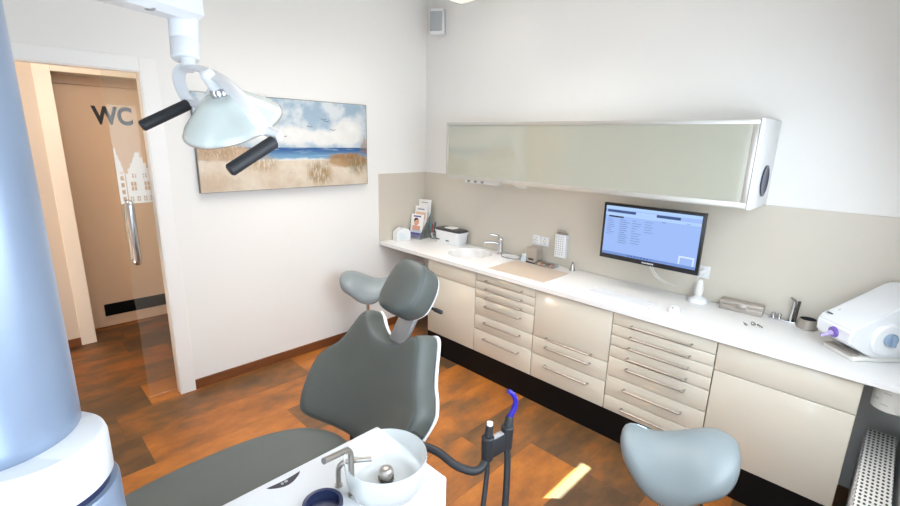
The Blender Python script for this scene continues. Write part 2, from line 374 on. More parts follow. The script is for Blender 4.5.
# sliding glass door, its bar handle and the frosted gabled houses on it
bm = B(); box(bm, -2.595, -1.66, 0.088, 0.098, 0.004, 2.32, 0.001); d1 = struct('door_1', bm, M_DGLASS)
bm = B()
for sy in (0.052, 0.134): tube(bm, bend([(-2.553, 0.093, 1.02), (-2.553, sy, 1.02), (-2.553, sy, 1.42), (-2.553, 0.093, 1.42)], 0.035), 0.023, 16)
obj('handle', bm, M_CHROME, d1)
def decal():
    bm = B(); y0, y1 = 0.085, 0.0878
    def r(x0, x1, z0, z1): box(bm, x0, x1, y0, y1, z0, z1)
    # left narrow gable, half seen
    zb = 1.415
    def house(xc, w, zt, steps, doors, rows):
        # walls are laid as strips round the window openings
        h0 = zb+0.065
        # ground floor with small squares
        xs = [xc-w/2+w*(i+0.5)/doors for i in range(doors)]; hw = w/doors*0.26
        def row(z0, z1, wz0, wz1, cs, hw, x0, x1):
            r(x0, x1, z0, wz0); r(x0, x1, wz1, z1)
            e = [x0]+[v for c in cs for v in (c-hw, c+hw)]+[x1]
            for i in range(0, len(e), 2): r(e[i], e[i+1], wz0, wz1)
            for c in cs:  # bars of the window
                r(c-0.0022, c+0.0022, wz0, wz1); r(c-hw, c+hw, (wz0+wz1)/2-0.002, (wz0+wz1)/2+0.002)
        row(zb, h0, zb+0.012, zb+0.045, xs, hw, xc-w/2, xc+w/2); z = h0
        n = max(1, doors//2); ys = [xc-w/2+w*(i+0.5)/n for i in range(n)]
        for k in range(rows):
            row(z, z+0.095, z+0.018, z+0.075, ys, w/n*0.2, xc-w/2, xc+w/2); z += 0.095
        hs = (zt-z)/steps; m = n
        for k in range(steps):
            ww = w*(1-(k+0.4)/steps)+0.012
            if k == 0 and ww > 0.1: row(z, z+hs, z+hs*0.2, z+hs*0.95, [xc-ww*0.2, xc+ww*0.2], 0.012, xc-ww/2, xc+ww/2)
            else: r(xc-ww/2, xc+ww/2, z, z+hs)
            z += hs
    house(-2.471, 0.15, 1.745, 5, 4, 1)
    x0 = -2.593
    for k, (w, z0, z1) in enumerate(((0.055, zb, 1.62), (0.050, 1.62, 1.655), (0.040, 1.655, 1.69), (0.026, 1.69, 1.73), (0.014, 1.73, 1.77))):
        if k: r(x0, x0+w*0.75, z0, z1)
    r(x0, x0+0.016, zb, 1.62); r(x0+0.034, x0+0.042, zb, 1.62)
    for i in range(5): r(x0+0.016, x0+0.034, zb+i*0.045, zb+i*0.045+0.017)
    return obj('house_decal', bm, M_CAST, d1, 0)
decal()

# ------------------------------------------------------------------ painting on the back wall
def painting_mat():
    t = NT('beach_canvas'); c = t.coord('Generated'); X = t.xyz(c); u, v = X[0], X[2]
    uv = t.comb(t.math('MULTIPLY', u, 2.06), v)
    n1 = t.noise(uv, 3.0, 6, 0.6); n2 = t.noise(uv, 9, 6, 0.65); nf = t.noise(t.comb(t.math('MULTIPLY', u, 90), t.math('MULTIPLY', v, 9)), 1.0, 4, 0.7)
    def blob(cu, cv, ru, rv, wob=0.5, soft=0.55):
        du = t.math('DIVIDE', t.math('SUBTRACT', u, cu), ru); dv = t.math('DIVIDE', t.math('SUBTRACT', v, cv), rv)
        d = t.math('SQRT', t.math('ADD', t.math('MULTIPLY', du, du), t.math('MULTIPLY', dv, dv)))
        d = t.math('ADD', d, t.math('MULTIPLY', t.math('SUBTRACT', n2, 0.5), wob*2))
        return t.math('SUBTRACT', 1.0, t.step(d, soft, 1.15))
    sky = t.mix(t.step(n1, 0.4, 0.62), S(162, 182, 198), S(206, 212, 214))
    sky = t.mix(t.step(v, 0.55, 1.0), sky, t.mix(t.step(n1, 0.42, 0.6), S(150, 172, 190), S(206, 212, 214)))
    for a in ((0.86, 0.64, 0.13, 0.20), (0.72, 0.58, 0.16, 0.11), (0.50, 0.60, 0.16, 0.12), (0.30, 0.66, 0.14, 0.14), (0.12, 0.7, 0.16, 0.16)):
        sky = t.mix(t.math('MULTIPLY', blob(*a), 0.9), sky, t.mix(n2, S(216, 214, 210), S(248, 246, 240)))
    # sea
    sv = t.noise(t.comb(t.math('MULTIPLY', u, 6), t.math('MULTIPLY', v, 60)), 1.0, 5, 0.6)
    sea = t.mix(t.step(v, 0.34, 0.46), S(120, 164, 196), S(28, 84, 142)); sea = t.mix(t.math('MULTIPLY', t.step(sv, 0.52, 0.66), 0.6), sea, S(176, 204, 222))
    sand = t.mix(t.step(n1, 0.35, 0.65), S(216, 196, 172), S(234, 222, 202)); sand = t.mix(t.math('MULTIPLY', t.step(n2, 0.55, 0.75), 0.45), sand, S(204, 174, 144))
    img = t.mix(t.step(v, 0.462, 0.468), sea, sky)
    shore = t.math('ADD', 0.318, t.math('MULTIPLY', t.math('SUBTRACT', n1, 0.5), 0.12))
    below = t.math('SUBTRACT', 1.0, t.step(t.math('SUBTRACT', v, shore), -0.006, 0.008))
    img = t.mix(t.math('SUBTRACT', 1.0, t.step(t.math('SUBTRACT', v, shore), 0.0, 0.035)), img, S(236, 236, 230)); img = t.mix(below, img, sand)
    def grass(cu, cv, ru, rv, a, b):
        nonlocal img
        m = t.math('MULTIPLY', blob(cu, cv, ru, rv, 0.35, 0.4), t.step(nf, 0.36, 0.62))
        img = t.mix(m, img, t.mix(t.step(nf, 0.45, 0.7), a, b))
    img = t.mix(blob(0.86, 0.31, 0.16, 0.09, 0.3, 0.7), img, t.mix(n2, S(150, 112, 80), S(206, 172, 130)))
    img = t.mix(blob(0.10, 0.40, 0.22, 0.09, 0.3, 0.7), img, t.mix(n2, S(168, 130, 98), S(226, 200, 168)))
    grass(0.10, 0.44, 0.17, 0.10, S(150, 116, 82), S(232, 206, 168)); grass(0.33, 0.29, 0.10, 0.10, S(158, 128, 86), S(214, 184, 138))
    grass(0.66, 0.16, 0.10, 0.17, S(120, 92, 54), S(200, 160, 96)); grass(0.93, 0.26, 0.09, 0.15, S(96, 92, 62), S(176, 150, 104)); grass(0.985, 0.46, 0.035, 0.16, S(130, 92, 60), S(196, 150, 100))
    grass(0.84, 0.36, 0.12, 0.05, S(128, 90, 56), S(190, 146, 96)); grass(0.05, 0.10, 0.10, 0.12, S(204, 176, 144), S(232, 210, 180))
    # gulls
    for gu, gv in ((0.70, 0.79), (0.72, 0.77), (0.76, 0.67), (0.61, 0.70), (0.45, 0.58)):
        du = t.math('ABSOLUTE', t.math('SUBTRACT', u, gu)); w = t.math('ABSOLUTE', t.math('SUBTRACT', t.math('SUBTRACT', v, gv), t.math('MULTIPLY', t.math('SQRT', du), 0.10)))
        m = t.math('MULTIPLY', t.math('LESS_THAN', du, 0.018), t.math('LESS_THAN', w, 0.005)); img = t.mix(t.math('MULTIPLY', m, 0.7), img, S(96, 96, 100))
    t.put(t.b.inputs['Base Color'], img); t.b.inputs['Roughness'].default_value = 0.5; t.bump(n2, 0.08, 0.002)
    return t.m
bm = B(); box(bm, -2.142, -0.745, -0.034, -0.004, 1.468, 2.145, 0.002)
pc = thing('painting', 'wide unframed canvas of a sandy beach with blue sea, hung on the white back wall', 'painting', (-1.44, -0.004, 1.468))
obj('canvas', bm, painting_mat(), pc)
bm = B(); box(bm, -2.1455, -2.142, -0.0345, -0.002, 1.466, 2.147); box(bm, -0.745, -0.742, -0.0345, -0.002, 1.466, 2.147); box(bm, -2.142, -0.745, -0.0345, -0.002, 1.465, 1.468); box(bm, -2.142, -0.745, -0.0345, -0.002, 2.145, 2.148)
obj('edge_strip', bm, mat('grey_canvas_edge', S(120, 116, 112), 0.6), pc, 0)

# ------------------------------------------------------------------ base cabinets
FX, BX = -0.576, -0.02          # front plane, back
YS = [-0.6828, -1.241, -1.8052, -2.3797, -2.9645, -3.5523]
ZB, ZT = 0.197, 0.862
def cabinet(name, label, i, fronts):
    y1, y0 = YS[i]-0.0015, YS[i+1]+0.0015; cat = 'cabinet'
    t = thing(name, label, cat, (BX-0.28, (y0+y1)/2, ZB), group='cream base cabinets under the worktop')
    bm = B(); box(bm, FX+0.021, BX, y0, y1, ZB, 0.768 if i == 0 else 0.868); obj('carcass', bm, M_CARC, t, 0)
    for kind, z0, z1, hz in fronts:
        bm = B(); box(bm, FX, FX+0.02, y0+0.0015, y1-0.0015, z0+0.002, z1-0.002, 0.0015)
        f = obj(kind, bm, M_FRONT, t)
        if hz:
            c = (y0+y1)/2; h = 0.169
            bm = B(); tube(bm, bend([(FX+0.002, c-h, hz), (FX-0.032, c-h, hz), (FX-0.032, c+h, hz), (FX+0.002, c+h, hz)], 0.012), 0.006, 10)
            obj('handle', bm, M_STEEL, f)
    return t
cabinet('sink_cabinet', 'plain cream cabinet without handles at the left end, under the white sink', 0, [('panel', 0.73, ZT, None), ('door', ZB, 0.73, None)])
cabinet('drawer_cabinet', 'cream cabinet of six drawers under the beige mat, next to the sink cabinet', 1,
        [('drawer', 0.799, ZT, 0.819), ('drawer', 0.732, 0.799, 0.750), ('drawer', 0.667, 0.732, 0.682), ('drawer', 0.519, 0.667, 0.613), ('drawer', 0.394, 0.519, 0.475), ('drawer', ZB, 0.394, 0.336)])
cabinet('door_cabinet', 'cream cabinet with a tall plain front over two drawers, in the middle of the row', 2,
        [('door', 0.517, ZT, 0.534), ('drawer', 0.382, 0.517, 0.469), ('drawer', ZB, 0.382, 0.325)])
cabinet('drawer_cabinet', 'cream cabinet of seven slim drawers below the monitor and mouse', 3,
        [('drawer', 0.786, ZT, 0.806), ('drawer', 0.715, 0.786, 0.735), ('drawer', 0.646, 0.715, 0.665), ('drawer', 0.570, 0.646, 0.595), ('drawer', 0.438, 0.570, 0.525), ('drawer', 0.302, 0.438, 0.383), ('drawer', ZB, 0.302, 0.247)])
cabinet('sink_cabinet', 'wide plain cream cabinet without handles at the right end, beside the radiator', 4, [('panel', 0.702, ZT, None), ('door', ZB, 0.702, None)])
bm = B(); box(bm, -0.5755, -0.03, YS[5]+0.004, YS[0]-0.004, 0.0, ZB-0.001)
tag(obj('plinth', bm, M_BLACK, smooth=0), 'long black plinth under the row of cream cabinets', 'plinth')

# worktop with the moulded round basin
WXF, WT0, WT1 = -0.596, 0.87, 0.9
SKX, SKY, SRX, SRY = -0.258, -0.885, 0.198, 0.192
wt = thing('worktop', 'long white worktop with a moulded round sink, running along the right wall', 'worktop', (-0.3, -1.85, WT0))
bm = B(); N = 56
outer = [(WXF, -0.010), (-0.010, -0.010), (-0.010, RY0+0.002), (WXF, RY0+0.002)]
def ring(z, k=1.0): return [bm.verts.new((SKX+SRX*k*math.cos(2*PI*i/N), SKY+SRY*k*math.sin(2*PI*i/N), z)) for i in range(N)]
ot = [bm.verts.new((x, y, WT1)) for x, y in outer]; ob = [bm.verts.new((x, y, WT0)) for x, y in outer]
it = ring(WT1); ib = ring(WT0)
def loop(vs): return [bm.edges.new((vs[i], vs[(i+1) % len(vs)])) for i in range(len(vs))]
bmesh.ops.triangle_fill(bm, use_beauty=True, edges=loop(ot)+loop(it)); bmesh.ops.triangle_fill(bm, use_beauty=True, edges=loop(ob)+loop(ib))
for a, b in ((ot, ob), (it, ib)):
    for i in range(len(a)): bm.faces.new((a[i], a[(i+1) % len(a)], b[(i+1) % len(a)], b[i]))
obj('slab', bm, M_TOP, wt, 0)
bm = B(); lathe(bm, [(1.0, 0.899), (0.985, 0.893), (0.96, 0.870), (0.9, 0.825), (0.78, 0.795), (0.5, 0.782), (0.13, 0.778), (0.13, 0.772), (0.0, 0.772)], (SKX, SKY, 0), n=N, sx=SRX, sy=SRY)
bs = obj('basin', bm, M_TOP, wt, 60)
bm = B(); lathe(bm, [(0, 0.786), (0.018, 0.785), (0.022, 0.779), (0.022, 0.773)], (SKX, SKY, 0)); obj('drain', bm, M_CHROME, bs)
bm = B(); box(bm, WXF+0.004, WXF+0.02, -3.55, -0.012, 0.8645, 0.8695); obj('edge_profile', bm, M_TAUPE, wt, 0)

# upper cupboard
CY1, CY0, CZ0, CZ1, CD = -0.684, -2.958, 1.553, 2.012, 0.385
uc = thing('wall_cupboard', 'long wall cupboard with grey glass front and aluminium frame above the worktop', 'cupboard', (-0.19, (CY0+CY1)/2, CZ0))
bm = B(); box(bm, -CD+0.022, -0.002, CY0+0.02, CY1, CZ0, CZ1, 0.002); obj('carcass', bm, M_OFFW, uc, 0)
bm = B(); box(bm, -CD+0.004, -0.001, CY0, CY0+0.019, CZ0-0.004, CZ1+0.004, 0.002); ep = obj('end_panel', bm, M_WHITE, uc)
bm = B(); lathe(bm, [(0, 0), (0.9, 0), (1.0, 0.002), (1.0, 0.006), (0.86, 0.007), (0.8, 0.003), (0, 0.003)], (-0.172, CY0, (CZ0+CZ1)/2-0.09), (0, -1, 0), 40, sx=0.085, sy=0.085); gr = obj('speaker_grille', bm, M_DARKBLUE, ep)
bm = B(); fw_ = 0.026; x0, x1 = -CD, -CD+0.02; a, b = CY0+0.021, CY1
box(bm, x0, x1, a, b, CZ0, CZ0+fw_+0.006, 0.002); box(bm, x0, x1, a, b, CZ1-fw_, CZ1, 0.002); box(bm, x0, x1, a, a+fw_, CZ0+fw_+0.0065, CZ1-fw_-0.0005, 0.002); box(bm, x0, x1, b-fw_*0.7, b, CZ0+fw_+0.0065, CZ1-fw_-0.0005, 0.002)
fl = obj('flap_frame', bm, M_ALU, uc)
bm = B(); box(bm, x0+0.005, x0+0.013, a+fw_-0.003, b-fw_*0.7+0.003, CZ0+fw_, CZ1-fw_+0.003); obj('glass_front', bm, M_GFRONT, fl, 0)

# ------------------------------------------------------------------ dental chair
YC = -2.0
def cpos(z):  # centre line of the back, x for height z
    return -2.165 + (z-0.555)*0.435
NB = Vector((-0.917, 0, 0.399)).normalized()
def curv(z):
    if z < 0.80: return 0.05+(0.80-z)/0.25*0.09
    return 0.05-(z-0.80)/0.25*0.05
def backmap(w, z, d):
    k = min(1.4, (abs(w)/0.36)**2)
    return Vector((cpos(z), YC+w, z)) + NB*(d+curv(z)*k)
half = [(0.0, 0.552), (0.14, 0.545), (0.26, 0.538), (0.315, 0.55), (0.345, 0.60), (0.368, 0.68), (0.380, 0.755), (0.374, 0.800), (0.340, 0.845), (0.300, 0.885), (0.270, 0.935), (0.246, 0.99), (0.222, 1.040), (0.198, 1.055), (0.170, 1.046), (0.140, 1.018), (0.095, 0.988), (0.045, 0.974), (0.0, 0.971)]
full = half + [(-w, z) for w, z in half[-2:0:-1]]
bo = [(p.x, p.y) for p in spline([(a, b, 0) for a, b in full], 4, True)]
ch = thing('dental_chair', 'grey-green padded dental chair with winged backrest in the middle of the room', 'dental chair', (-2.5, YC, 0.0))
bm = B(); pad(bm, bo, (0, 0.79), backmap, [(0, -0.032), (0.6, -0.032), (0.95, -0.032), (0.985, -0.026), (1.0, -0.008), (1.0, 0.026), (0.988, 0.047), (0.965, 0.064), (0.93, 0.075), (0.87, 0.080), (0.7, 0.080), (0.5, 0.079), (0.25, 0.078), (0, 0.078)])
bk = obj('backrest', bm, M_LEATHER, ch, 60)
bm = B()
sm_ = [backmap(p[0]*0.938, 0.79+(p[1]-0.79)*0.938, 0.0735) for p in bo]
tube(bm, sm_+[sm_[0]], 0.0016, 6); obj('seam', bm, mat('seam_thread', S(70, 82, 88), 0.6), bk)
bm = B(); pad(bm, bo, (0, 0.79), backmap, [(0, -0.058), (0.6, -0.056), (0.93, -0.052), (0.99, -0.047), (1.012, -0.040), (1.015, -0.031), (1.008, -0.024), (0.97, -0.026), (0.5, -0.031), (0, -0.031)])
obj('back_shell', bm, M_WHITE, ch, 50)
# headrest
HC = Vector((-1.905, YC-0.01, 1.188))
HN = Vector((-0.79, 0, 0.61)).normalized(); HU = Vector((0.61, 0, 0.79)).normalized()
def headmap(w, h, d):
    k = (abs(w)/0.15)**2
    return HC + Vector((0, w, 0)) + HU*h + HN*(d - 0.035*k)
hh = [(0.0, -0.128), (0.05, -0.128), (0.085, -0.112), (0.108, -0.09), (0.125, -0.06), (0.130, -0.01), (0.126, 0.05), (0.110, 0.10), (0.085, 0.130), (0.045, 0.142), (0.0, 0.145)]
ho = [(p.x*0.93, 0.01+(p.y-0.01)*0.93) for p in spline([(a, b, 0) for a, b in hh+[(-w, z) for w, z in hh[-2:0:-1]]], 4, True)]
bm = B(); pad(bm, ho, (0, 0.01), headmap, [(0, -0.02), (0.9, -0.02), (0.98, -0.012), (1.0, 0.01), (1.0, 0.050), (0.985, 0.072), (0.945, 0.087), (0.86, 0.096), (0.7, 0.100), (0.5, 0.102), (0.25, 0.103), (0, 0.103)])
hr = obj('headrest', bm, M_LEATHER, ch, 60)
bm = B(); sm_ = [headmap(p[0]*0.95, 0.01+(p[1]-0.01)*0.95, 0.0868) for p in ho]; tube(bm, sm_+[sm_[0]], 0.0015, 6); obj('seam', bm, bpy.data.materials['seam_thread'], hr)
bm = B(); pad(bm, ho, (0, 0.01), headmap, [(0, -0.045), (0.7, -0.044), (0.88, -0.036), (0.955, -0.024), (0.965, -0.010), (0.93, -0.004), (0.5, -0.018), (0, -0.018)]); obj('headrest_shell', bm, M_WHITE, ch, 50)
bm = B(); p0 = Vector((-2.02, YC, 0.90)); p1 = HC-HN*0.05+HU*0.02; d = (p1-p0).normalized()
R = Matrix((d.cross(Vector((0, 1, 0))), Vector((0, 1, 0)), d)).transposed().to_4x4()
box(bm, -0.012, 0.012, -0.052, 0.052, 0, (p1-p0).length, 0.005, M=Matrix.Translation(p0) @ R)
box(bm, -0.022, -0.006, -0.03, 0.03, 0.1, (p1-p0).length+0.02, 0.004, M=Matrix.Translation(p0) @ R); obj('headrest_bracket', bm, mat('bracket_metal', S(172, 174, 178), 0.35, 0.7), ch)
bm = B(); q0 = HC-HN*0.06-HU*0.02; tube(bm, [q0+Vector((0, 0.02, 0)), q0+Vector((0.015, -0.06, -0.005)), q0+Vector((0.02, -0.11, -0.010))], 0.007, 10); cyl(bm, q0+Vector((0.018, -0.10, -0.008)), q0+Vector((0.026, -0.145, -0.014)), 0.010, bev=0.004)
obj('headrest_lever', bm, M_RUBBER, ch)
# seat
sh = [(-2.262, 0.0), (-2.272, 0.09), (-2.312, 0.165), (-2.375, 0.215), (-2.47, 0.252), (-2.58, 0.272), (-2.75, 0.279), (-2.92, 0.258), (-3.06, 0.232), (-3.30, 0.215), (-3.50, 0.20), (-3.62, 0.17), (-3.68, 0.09), (-3.69, 0.0)]
so = [(p.x, p.y) for p in spline([(a, b, 0) for a, b in sh+[(x, -w) for x, w in sh[-2:0:-1]]], 4, True)]
def seatz(x): return 0.545 if x > -2.75 else 0.545+0.02*math.sin(min(1, (-2.75-x)/0.9)*PI)
def seatmap(x, w, d): return Vector((x, YC+w, seatz(x)+d - 0.012*max(0, 1-(w/0.26)**2)*(1 if d > 0.05 else 0)))
bm = B(); pad(bm, so, (-2.95, 0), seatmap, [(0, 0), (0.9, 0), (0.98, 0.006), (1.0, 0.022), (1.0, 0.048), (0.985, 0.064), (0.95, 0.073), (0.88, 0.077), (0.7, 0.079), (0.45, 0.079), (0.2, 0.079), (0, 0.079)]); obj('seat', bm, M_LEATHER, ch, 60)
bm = B(); pad(bm, so, (-2.95, 0), seatmap, [(0, -0.05), (0.8, -0.05), (0.95, -0.035), (0.99, -0.012), (0.985, 0.004), (0.5, 0.002), (0, 0.002)]); obj('seat_shell', bm, M_WHITE, ch, 50)
bm = B(); box(bm, -2.78, -2.30, YC-0.10, YC+0.10, 0.30, 0.50, 0.03, 3); box(bm, -2.42, -2.10, YC-0.05, YC+0.05, 0.44, 0.535, 0.02, 3)
box(bm, -2.22, -2.10, YC-0.05, YC+0.05, 0.47, 0.62, 0.02, 3); obj('lift_arm', bm, M_RUBBER, ch)
bm = B(); box(bm, -3.15, -2.28, YC-0.17, YC+0.17, 0.0, 0.07, 0.03, 3); box(bm, -2.95, -2.5, YC-0.11, YC+0.11, 0.06, 0.32, 0.03, 3); obj('base', bm, M_WHITE, ch)

# ------------------------------------------------------------------ dental unit: column, console and spittoon
UX, UY = -3.255, -2.51
du = thing('dental_unit', 'white dental unit with thick blue-grey column and glass spittoon in the foreground', 'dental unit', (UX, UY, 0.0))
def hull(circ, n=72):
    """outline round a set of circles"""
    out = []
    for i in range(n):
        a = 2*PI*i/n; c, s_ = math.cos(a), math.sin(a)
        x, y, r = max(circ, key=lambda q: q[0]*c+q[1]*s_+q[2])
        out.append((x+r*c, y+r*s_))
    return out
def stack(bm, o, c, prof): return pad(bm, o, c, lambda a, b, d: (a, b, d), prof)
cc = (-3.25, -2.53); co = hull([(-3.204, -2.570, 0.100), (-3.268, -2.520, 0.118), (-3.36, -2.52, 0.118)]); cc = (-3.29, -2.53)
bm = B(); stack(bm, co, cc, [(0, 0), (1.1, 0), (1.12, 0.02), (1.035, 0.06), (1.035, 1.262), (1.02, 1.268), (0, 1.268)]); obj('pedestal', bm, M_COLUMN, du)
bm = B(); stack(bm, co, cc, [(0, 1.280), (0.975, 1.280), (1.0, 1.286), (1.0, 1.352), (0.985, 1.362), (0.95, 1.367), (0, 1.367)]); obj('collar', bm, M_UNIT, du)
bm = B(); stack(bm, co, cc, [(0, 1.268), (0.97, 1.268), (0.97, 1.280), (0, 1.280)]); obj('shadow_gap', bm, M_DARKBLUE, du)
CX, CY = -3.2445, -2.515
bm = B(); lathe(bm, [(0, 1.367), (0.1095, 1.367), (0.1115, 1.371), (0.112, 1.39), (0.112, 2.36), (0.11, 2.37), (0, 2.37)], (CX, CY, 0), n=72); obj('column', bm, M_COLUMN, du)
KX1, KY0, KY1, KZ = -2.402, -2.757, -2.427, 0.95
bm = B(); box(bm, -3.11, KX1, KY0, KY1, 0.12, KZ, 0.008, 3); con = obj('console', bm, M_UNIT, du)
bm = B(); box(bm, -3.05, KX1-0.03, KY0-0.006, KY0+0.002, 0.2, KZ-0.045, 0.004); obj('side_panel', bm, M_UNIT, con)
bm = B(); box(bm, -3.1, KX1-0.08, KY0+0.05, KY1-0.05, 0.0, 0.13); obj('foot', bm, M_GREYP, du)
BXc, BYc = -2.540, -2.655
bm = B(); lathe(bm, [(0, KZ), (0.094, KZ), (0.103, KZ+0.006), (0.108, KZ+0.03), (0.1125, KZ+0.088), (0.1115, KZ+0.092), (0.109, KZ+0.088), (0.103, KZ+0.032), (0.094, KZ+0.017), (0.05, KZ+0.012), (0, KZ+0.011)], (BXc, BYc, 0), n=64)
bw = obj('spittoon_bowl', bm, M_BOWL, du, 60)
bm = B(); lathe(bm, [(0, 0.012), (0.021, 0.012), (0.022, 0.016), (0.022, 0.020), (0, 0.020)], (BXc, BYc, KZ), n=32); obj('drain_seat', bm, M_DARKMETAL, bw)
bm = B(); lathe(bm, [(0, 0.02), (0.0175, 0.02), (0.0175, 0.03), (0.0205, 0.032), (0.0205, 0.036), (0.018, 0.044), (0.011, 0.049), (0, 0.0505)], (BXc, BYc, KZ), n=32); obj('drain_cap', bm, M_STEEL, bw)
bm = B(); p = Vector((-2.632, -2.628, KZ)); tube(bm, bend([p, p+Vector((0, 0, 0.142)), p+Vector((-0.094, -0.030, 0.172))], 0.024, 8), 0.0078, 16); cyl(bm, p, p+Vector((0, 0, 0.004)), 0.012); obj('cup_filler', bm, M_STEEL, du)
bm = B(); p = Vector((-2.640, -2.575, KZ)); tube(bm, bend([p, p+Vector((0, 0, 0.075)), p+Vector((0.072, -0.055, 0.078))], 0.034, 8), 0.0072, 16); cyl(bm, p, p+Vector((0, 0, 0.004)), 0.011); obj('bowl_rinse_tube', bm, M_STEEL, du)
bm = B(); lathe(bm, [(0, 0), (0.046, 0), (0.05, 0.012), (0.05, 0.030), (0.047, 0.032), (0.041, 0.030), (0.038, 0.008), (0, 0.006)], (-2.718, -2.628, KZ), n=48); obj('cup_rest', bm, M_DARKBLUE, du)
bm = B(); n = 16; P = [(-2.786+0.096*i/n, -2.452-0.004*math.sin(PI*i/n)) for i in range(n+1)]+[(-2.786+0.096*i/n, -2.455-0.024*math.sin(PI*i/n)) for i in range(n-1, 0, -1)]
prism(bm, P, lambda a, b: (a, b, KZ), lambda a, b: (a, b, KZ+0.0012)); kp = obj('key_panel', bm, M_INK, du, 0)
bm = B(); lathe(bm, [(0, 0), (0.005, 0), (0.005, 0.001), (0, 0.0012)], (-2.737, -2.4635, KZ+0.001), n=20); lathe(bm, [(0, 0), (0.004, 0), (0.004, 0.001), (0, 0.0012)], (-2.748, -2.465, KZ+0.001), n=20); obj('key', bm, M_GREYP, kp)

# ------------------------------------------------------------------ suction hose holder and its hoses
hb = thing('hose_holder', 'black holder arm with a double clamp reaching out beside the dental chair', 'hose holder', (-2.14, -2.66, 0.0))
bm = B(); tube(bm, spline([(-2.30, -2.50, 0.87), (-2.268, -2.575, 0.862), (-2.246, -2.645, 0.835), (-2.205, -2.695, 0.822), (-2.15, -2.69, 0.83), (-2.108, -2.672, 0.868)], 6), 0.0135, 14)
box(bm, -2.40, -2.28, -2.52, -2.47, 0.82, 0.90, 0.01); obj('arm', bm, M_RUBBER, hb)
hA, hB_ = Vector((-2.145, -2.690, 0.880)), Vector((-2.070, -2.712, 0.896))
bm = B(); ax = (hB_-hA).normalized()
for h in (hA, hB_): cyl(bm, h-Vector((0, 0, 0.050)), h+Vector((0, 0, 0.040)), 0.019, 0.022, bev=0.004)
ux = Vector((-ax.y, ax.x, 0)); mid = (hA+hB_)/2
R = Matrix((ax, ux.normalized(), ax.cross(ux.normalized()))).transposed().to_4x4()
box(bm, -0.045, 0.045, -0.014, 0.014, -0.045, 0.022, 0.006, M=Matrix.Translation(mid) @ R); obj('clamp', bm, M_RUBBER, hb)
bm = B(); box(bm, -0.026, 0.026, -0.010, 0.010, 0.020, 0.026, 0.002, M=Matrix.Translation(mid) @ R); obj('clamp_pad', bm, M_GREYP, hb)
def hose(name, label, h, drop, r, tipfn):
    t = thing(name, label, 'hose', tuple(h-Vector((0, 0, 0.05))), group='suction hoses in the holder')
    bm = B(); tube(bm, spline([h+Vector((0, 0, -0.04))]+drop, 8), r, 14); obj('tubing', bm, M_RUBBER, t)
    tipfn(t, h); return t
def tip_short(t, h):
    d = Vector((0.10, 0.02, 1)).normalized()
    bm = B(); cyl(bm, h+d*0.03, h+d*0.080, 0.0150, 0.0115, bev=0.003); obj('grip', bm, M_RUBBER, t)
    bm = B(); lathe(bm, [(0.004, 0.0), (0.0105, 0.0), (0.0105, 0.010), (0.005, 0.012), (0.004, 0.008), (0, 0.004)], h+d*0.078, tuple(d)); obj('tip', bm, M_WHITE, t)
def tip_blue(t, h):
    d = Vector((0.10, -0.02, 1)).normalized()
    bm = B(); cyl(bm, h+d*0.03, h+d*0.075, 0.0170, 0.0135, bev=0.003); obj('grip', bm, M_RUBBER, t)
    p = h+d*0.07; bm = B(); P = spline([p, p+Vector((0.010, -0.008, 0.030)), p+Vector((0.015, -0.010, 0.058)), p+Vector((0.008, -0.003, 0.083)), p+Vector((-0.006, 0.008, 0.098))], 6)
    tube(bm, P, 0.0098, 14, r1=0.0080); obj('suction_tip', bm, M_BLUETUBE, t)
hose('saliva_hose', 'thin black hose with a short white-ended nozzle, left in the holder', hA, [hA+Vector((-0.012, -0.012, -0.10)), Vector((-2.225, -2.735, 0.62)), Vector((-2.30, -2.74, 0.38)), Vector((-2.345, -2.70, 0.22))], 0.0085, tip_short)
hose('suction_hose', 'thick black hose with a bent blue suction tip, right in the holder', hB_, [hB_+Vector((-0.004, -0.012, -0.10)), Vector((-2.125, -2.76, 0.62)), Vector((-2.22, -2.80, 0.36)), Vector((-2.345, -2.76, 0.19))], 0.0115, tip_blue)

# ------------------------------------------------------------------ operating lamp
LP = at(184, 40, 1.2)
la = thing('dental_lamp', 'white operating lamp with domed reflector and two black handles at upper left', 'dental lamp', tuple(LP))
bm = B()
A0, A1 = Vector((-3.225, -2.49, 2.165)), at(186, 2, 1.2)
A1 = Vector((A1.x, A1.y, 2.222))
d = (A1-A0); L = d.length; d.normalize(); sd = Vector((-d.y, d.x, 0)).normalized(); upv = d.cross(sd)*-1 if d.cross(sd).z < 0 else d.cross(sd)
R = Matrix((d, sd, upv)).transposed().to_4x4()
n = 14
for_ = []
t_ = bmesh.new(); prev = None
for i in range(n+1):
    f = i/n; x = f*(L+0.002); w = 0.060*(1-0.28*f); zl = -0.050-0.012*f; zh = 0.075
    pts = [(-w, zl+0.015), (-w+0.02, zl), (w-0.02, zl), (w, zl+0.015), (w, zh-0.02), (w-0.02, zh), (-w+0.02, zh), (-w, zh-0.02)]
    r_ = [t_.verts.new((x, a, b)) for a, b in pts]
    if prev:
        for k in range(8): t_.faces.new((prev[k], prev[(k+1) % 8], r_[(k+1) % 8], r_[k]))
    else: t_.faces.new(r_)
    prev = r_
t_.faces.new(prev); join(bm, t_, Matrix.Translation(A0) @ R); am = obj('arm', bm, M_LAMP, la, 30)
bm = B(); lathe(bm, [(0, 0.0), (0.012, 0.0), (0.013, 0.002), (0.008, 0.006), (0, 0.006)], A0+d*(L*0.72)-upv*0.055+sd*(-0.02), tuple(-upv), 24); obj('cap', bm, M_GREYP, am)
J0, J1 = at(183, 14, 1.2), at(185.5, 60, 1.2); ax = (J0-J1).normalized()
bm = B(); JL = (J0-J1).length
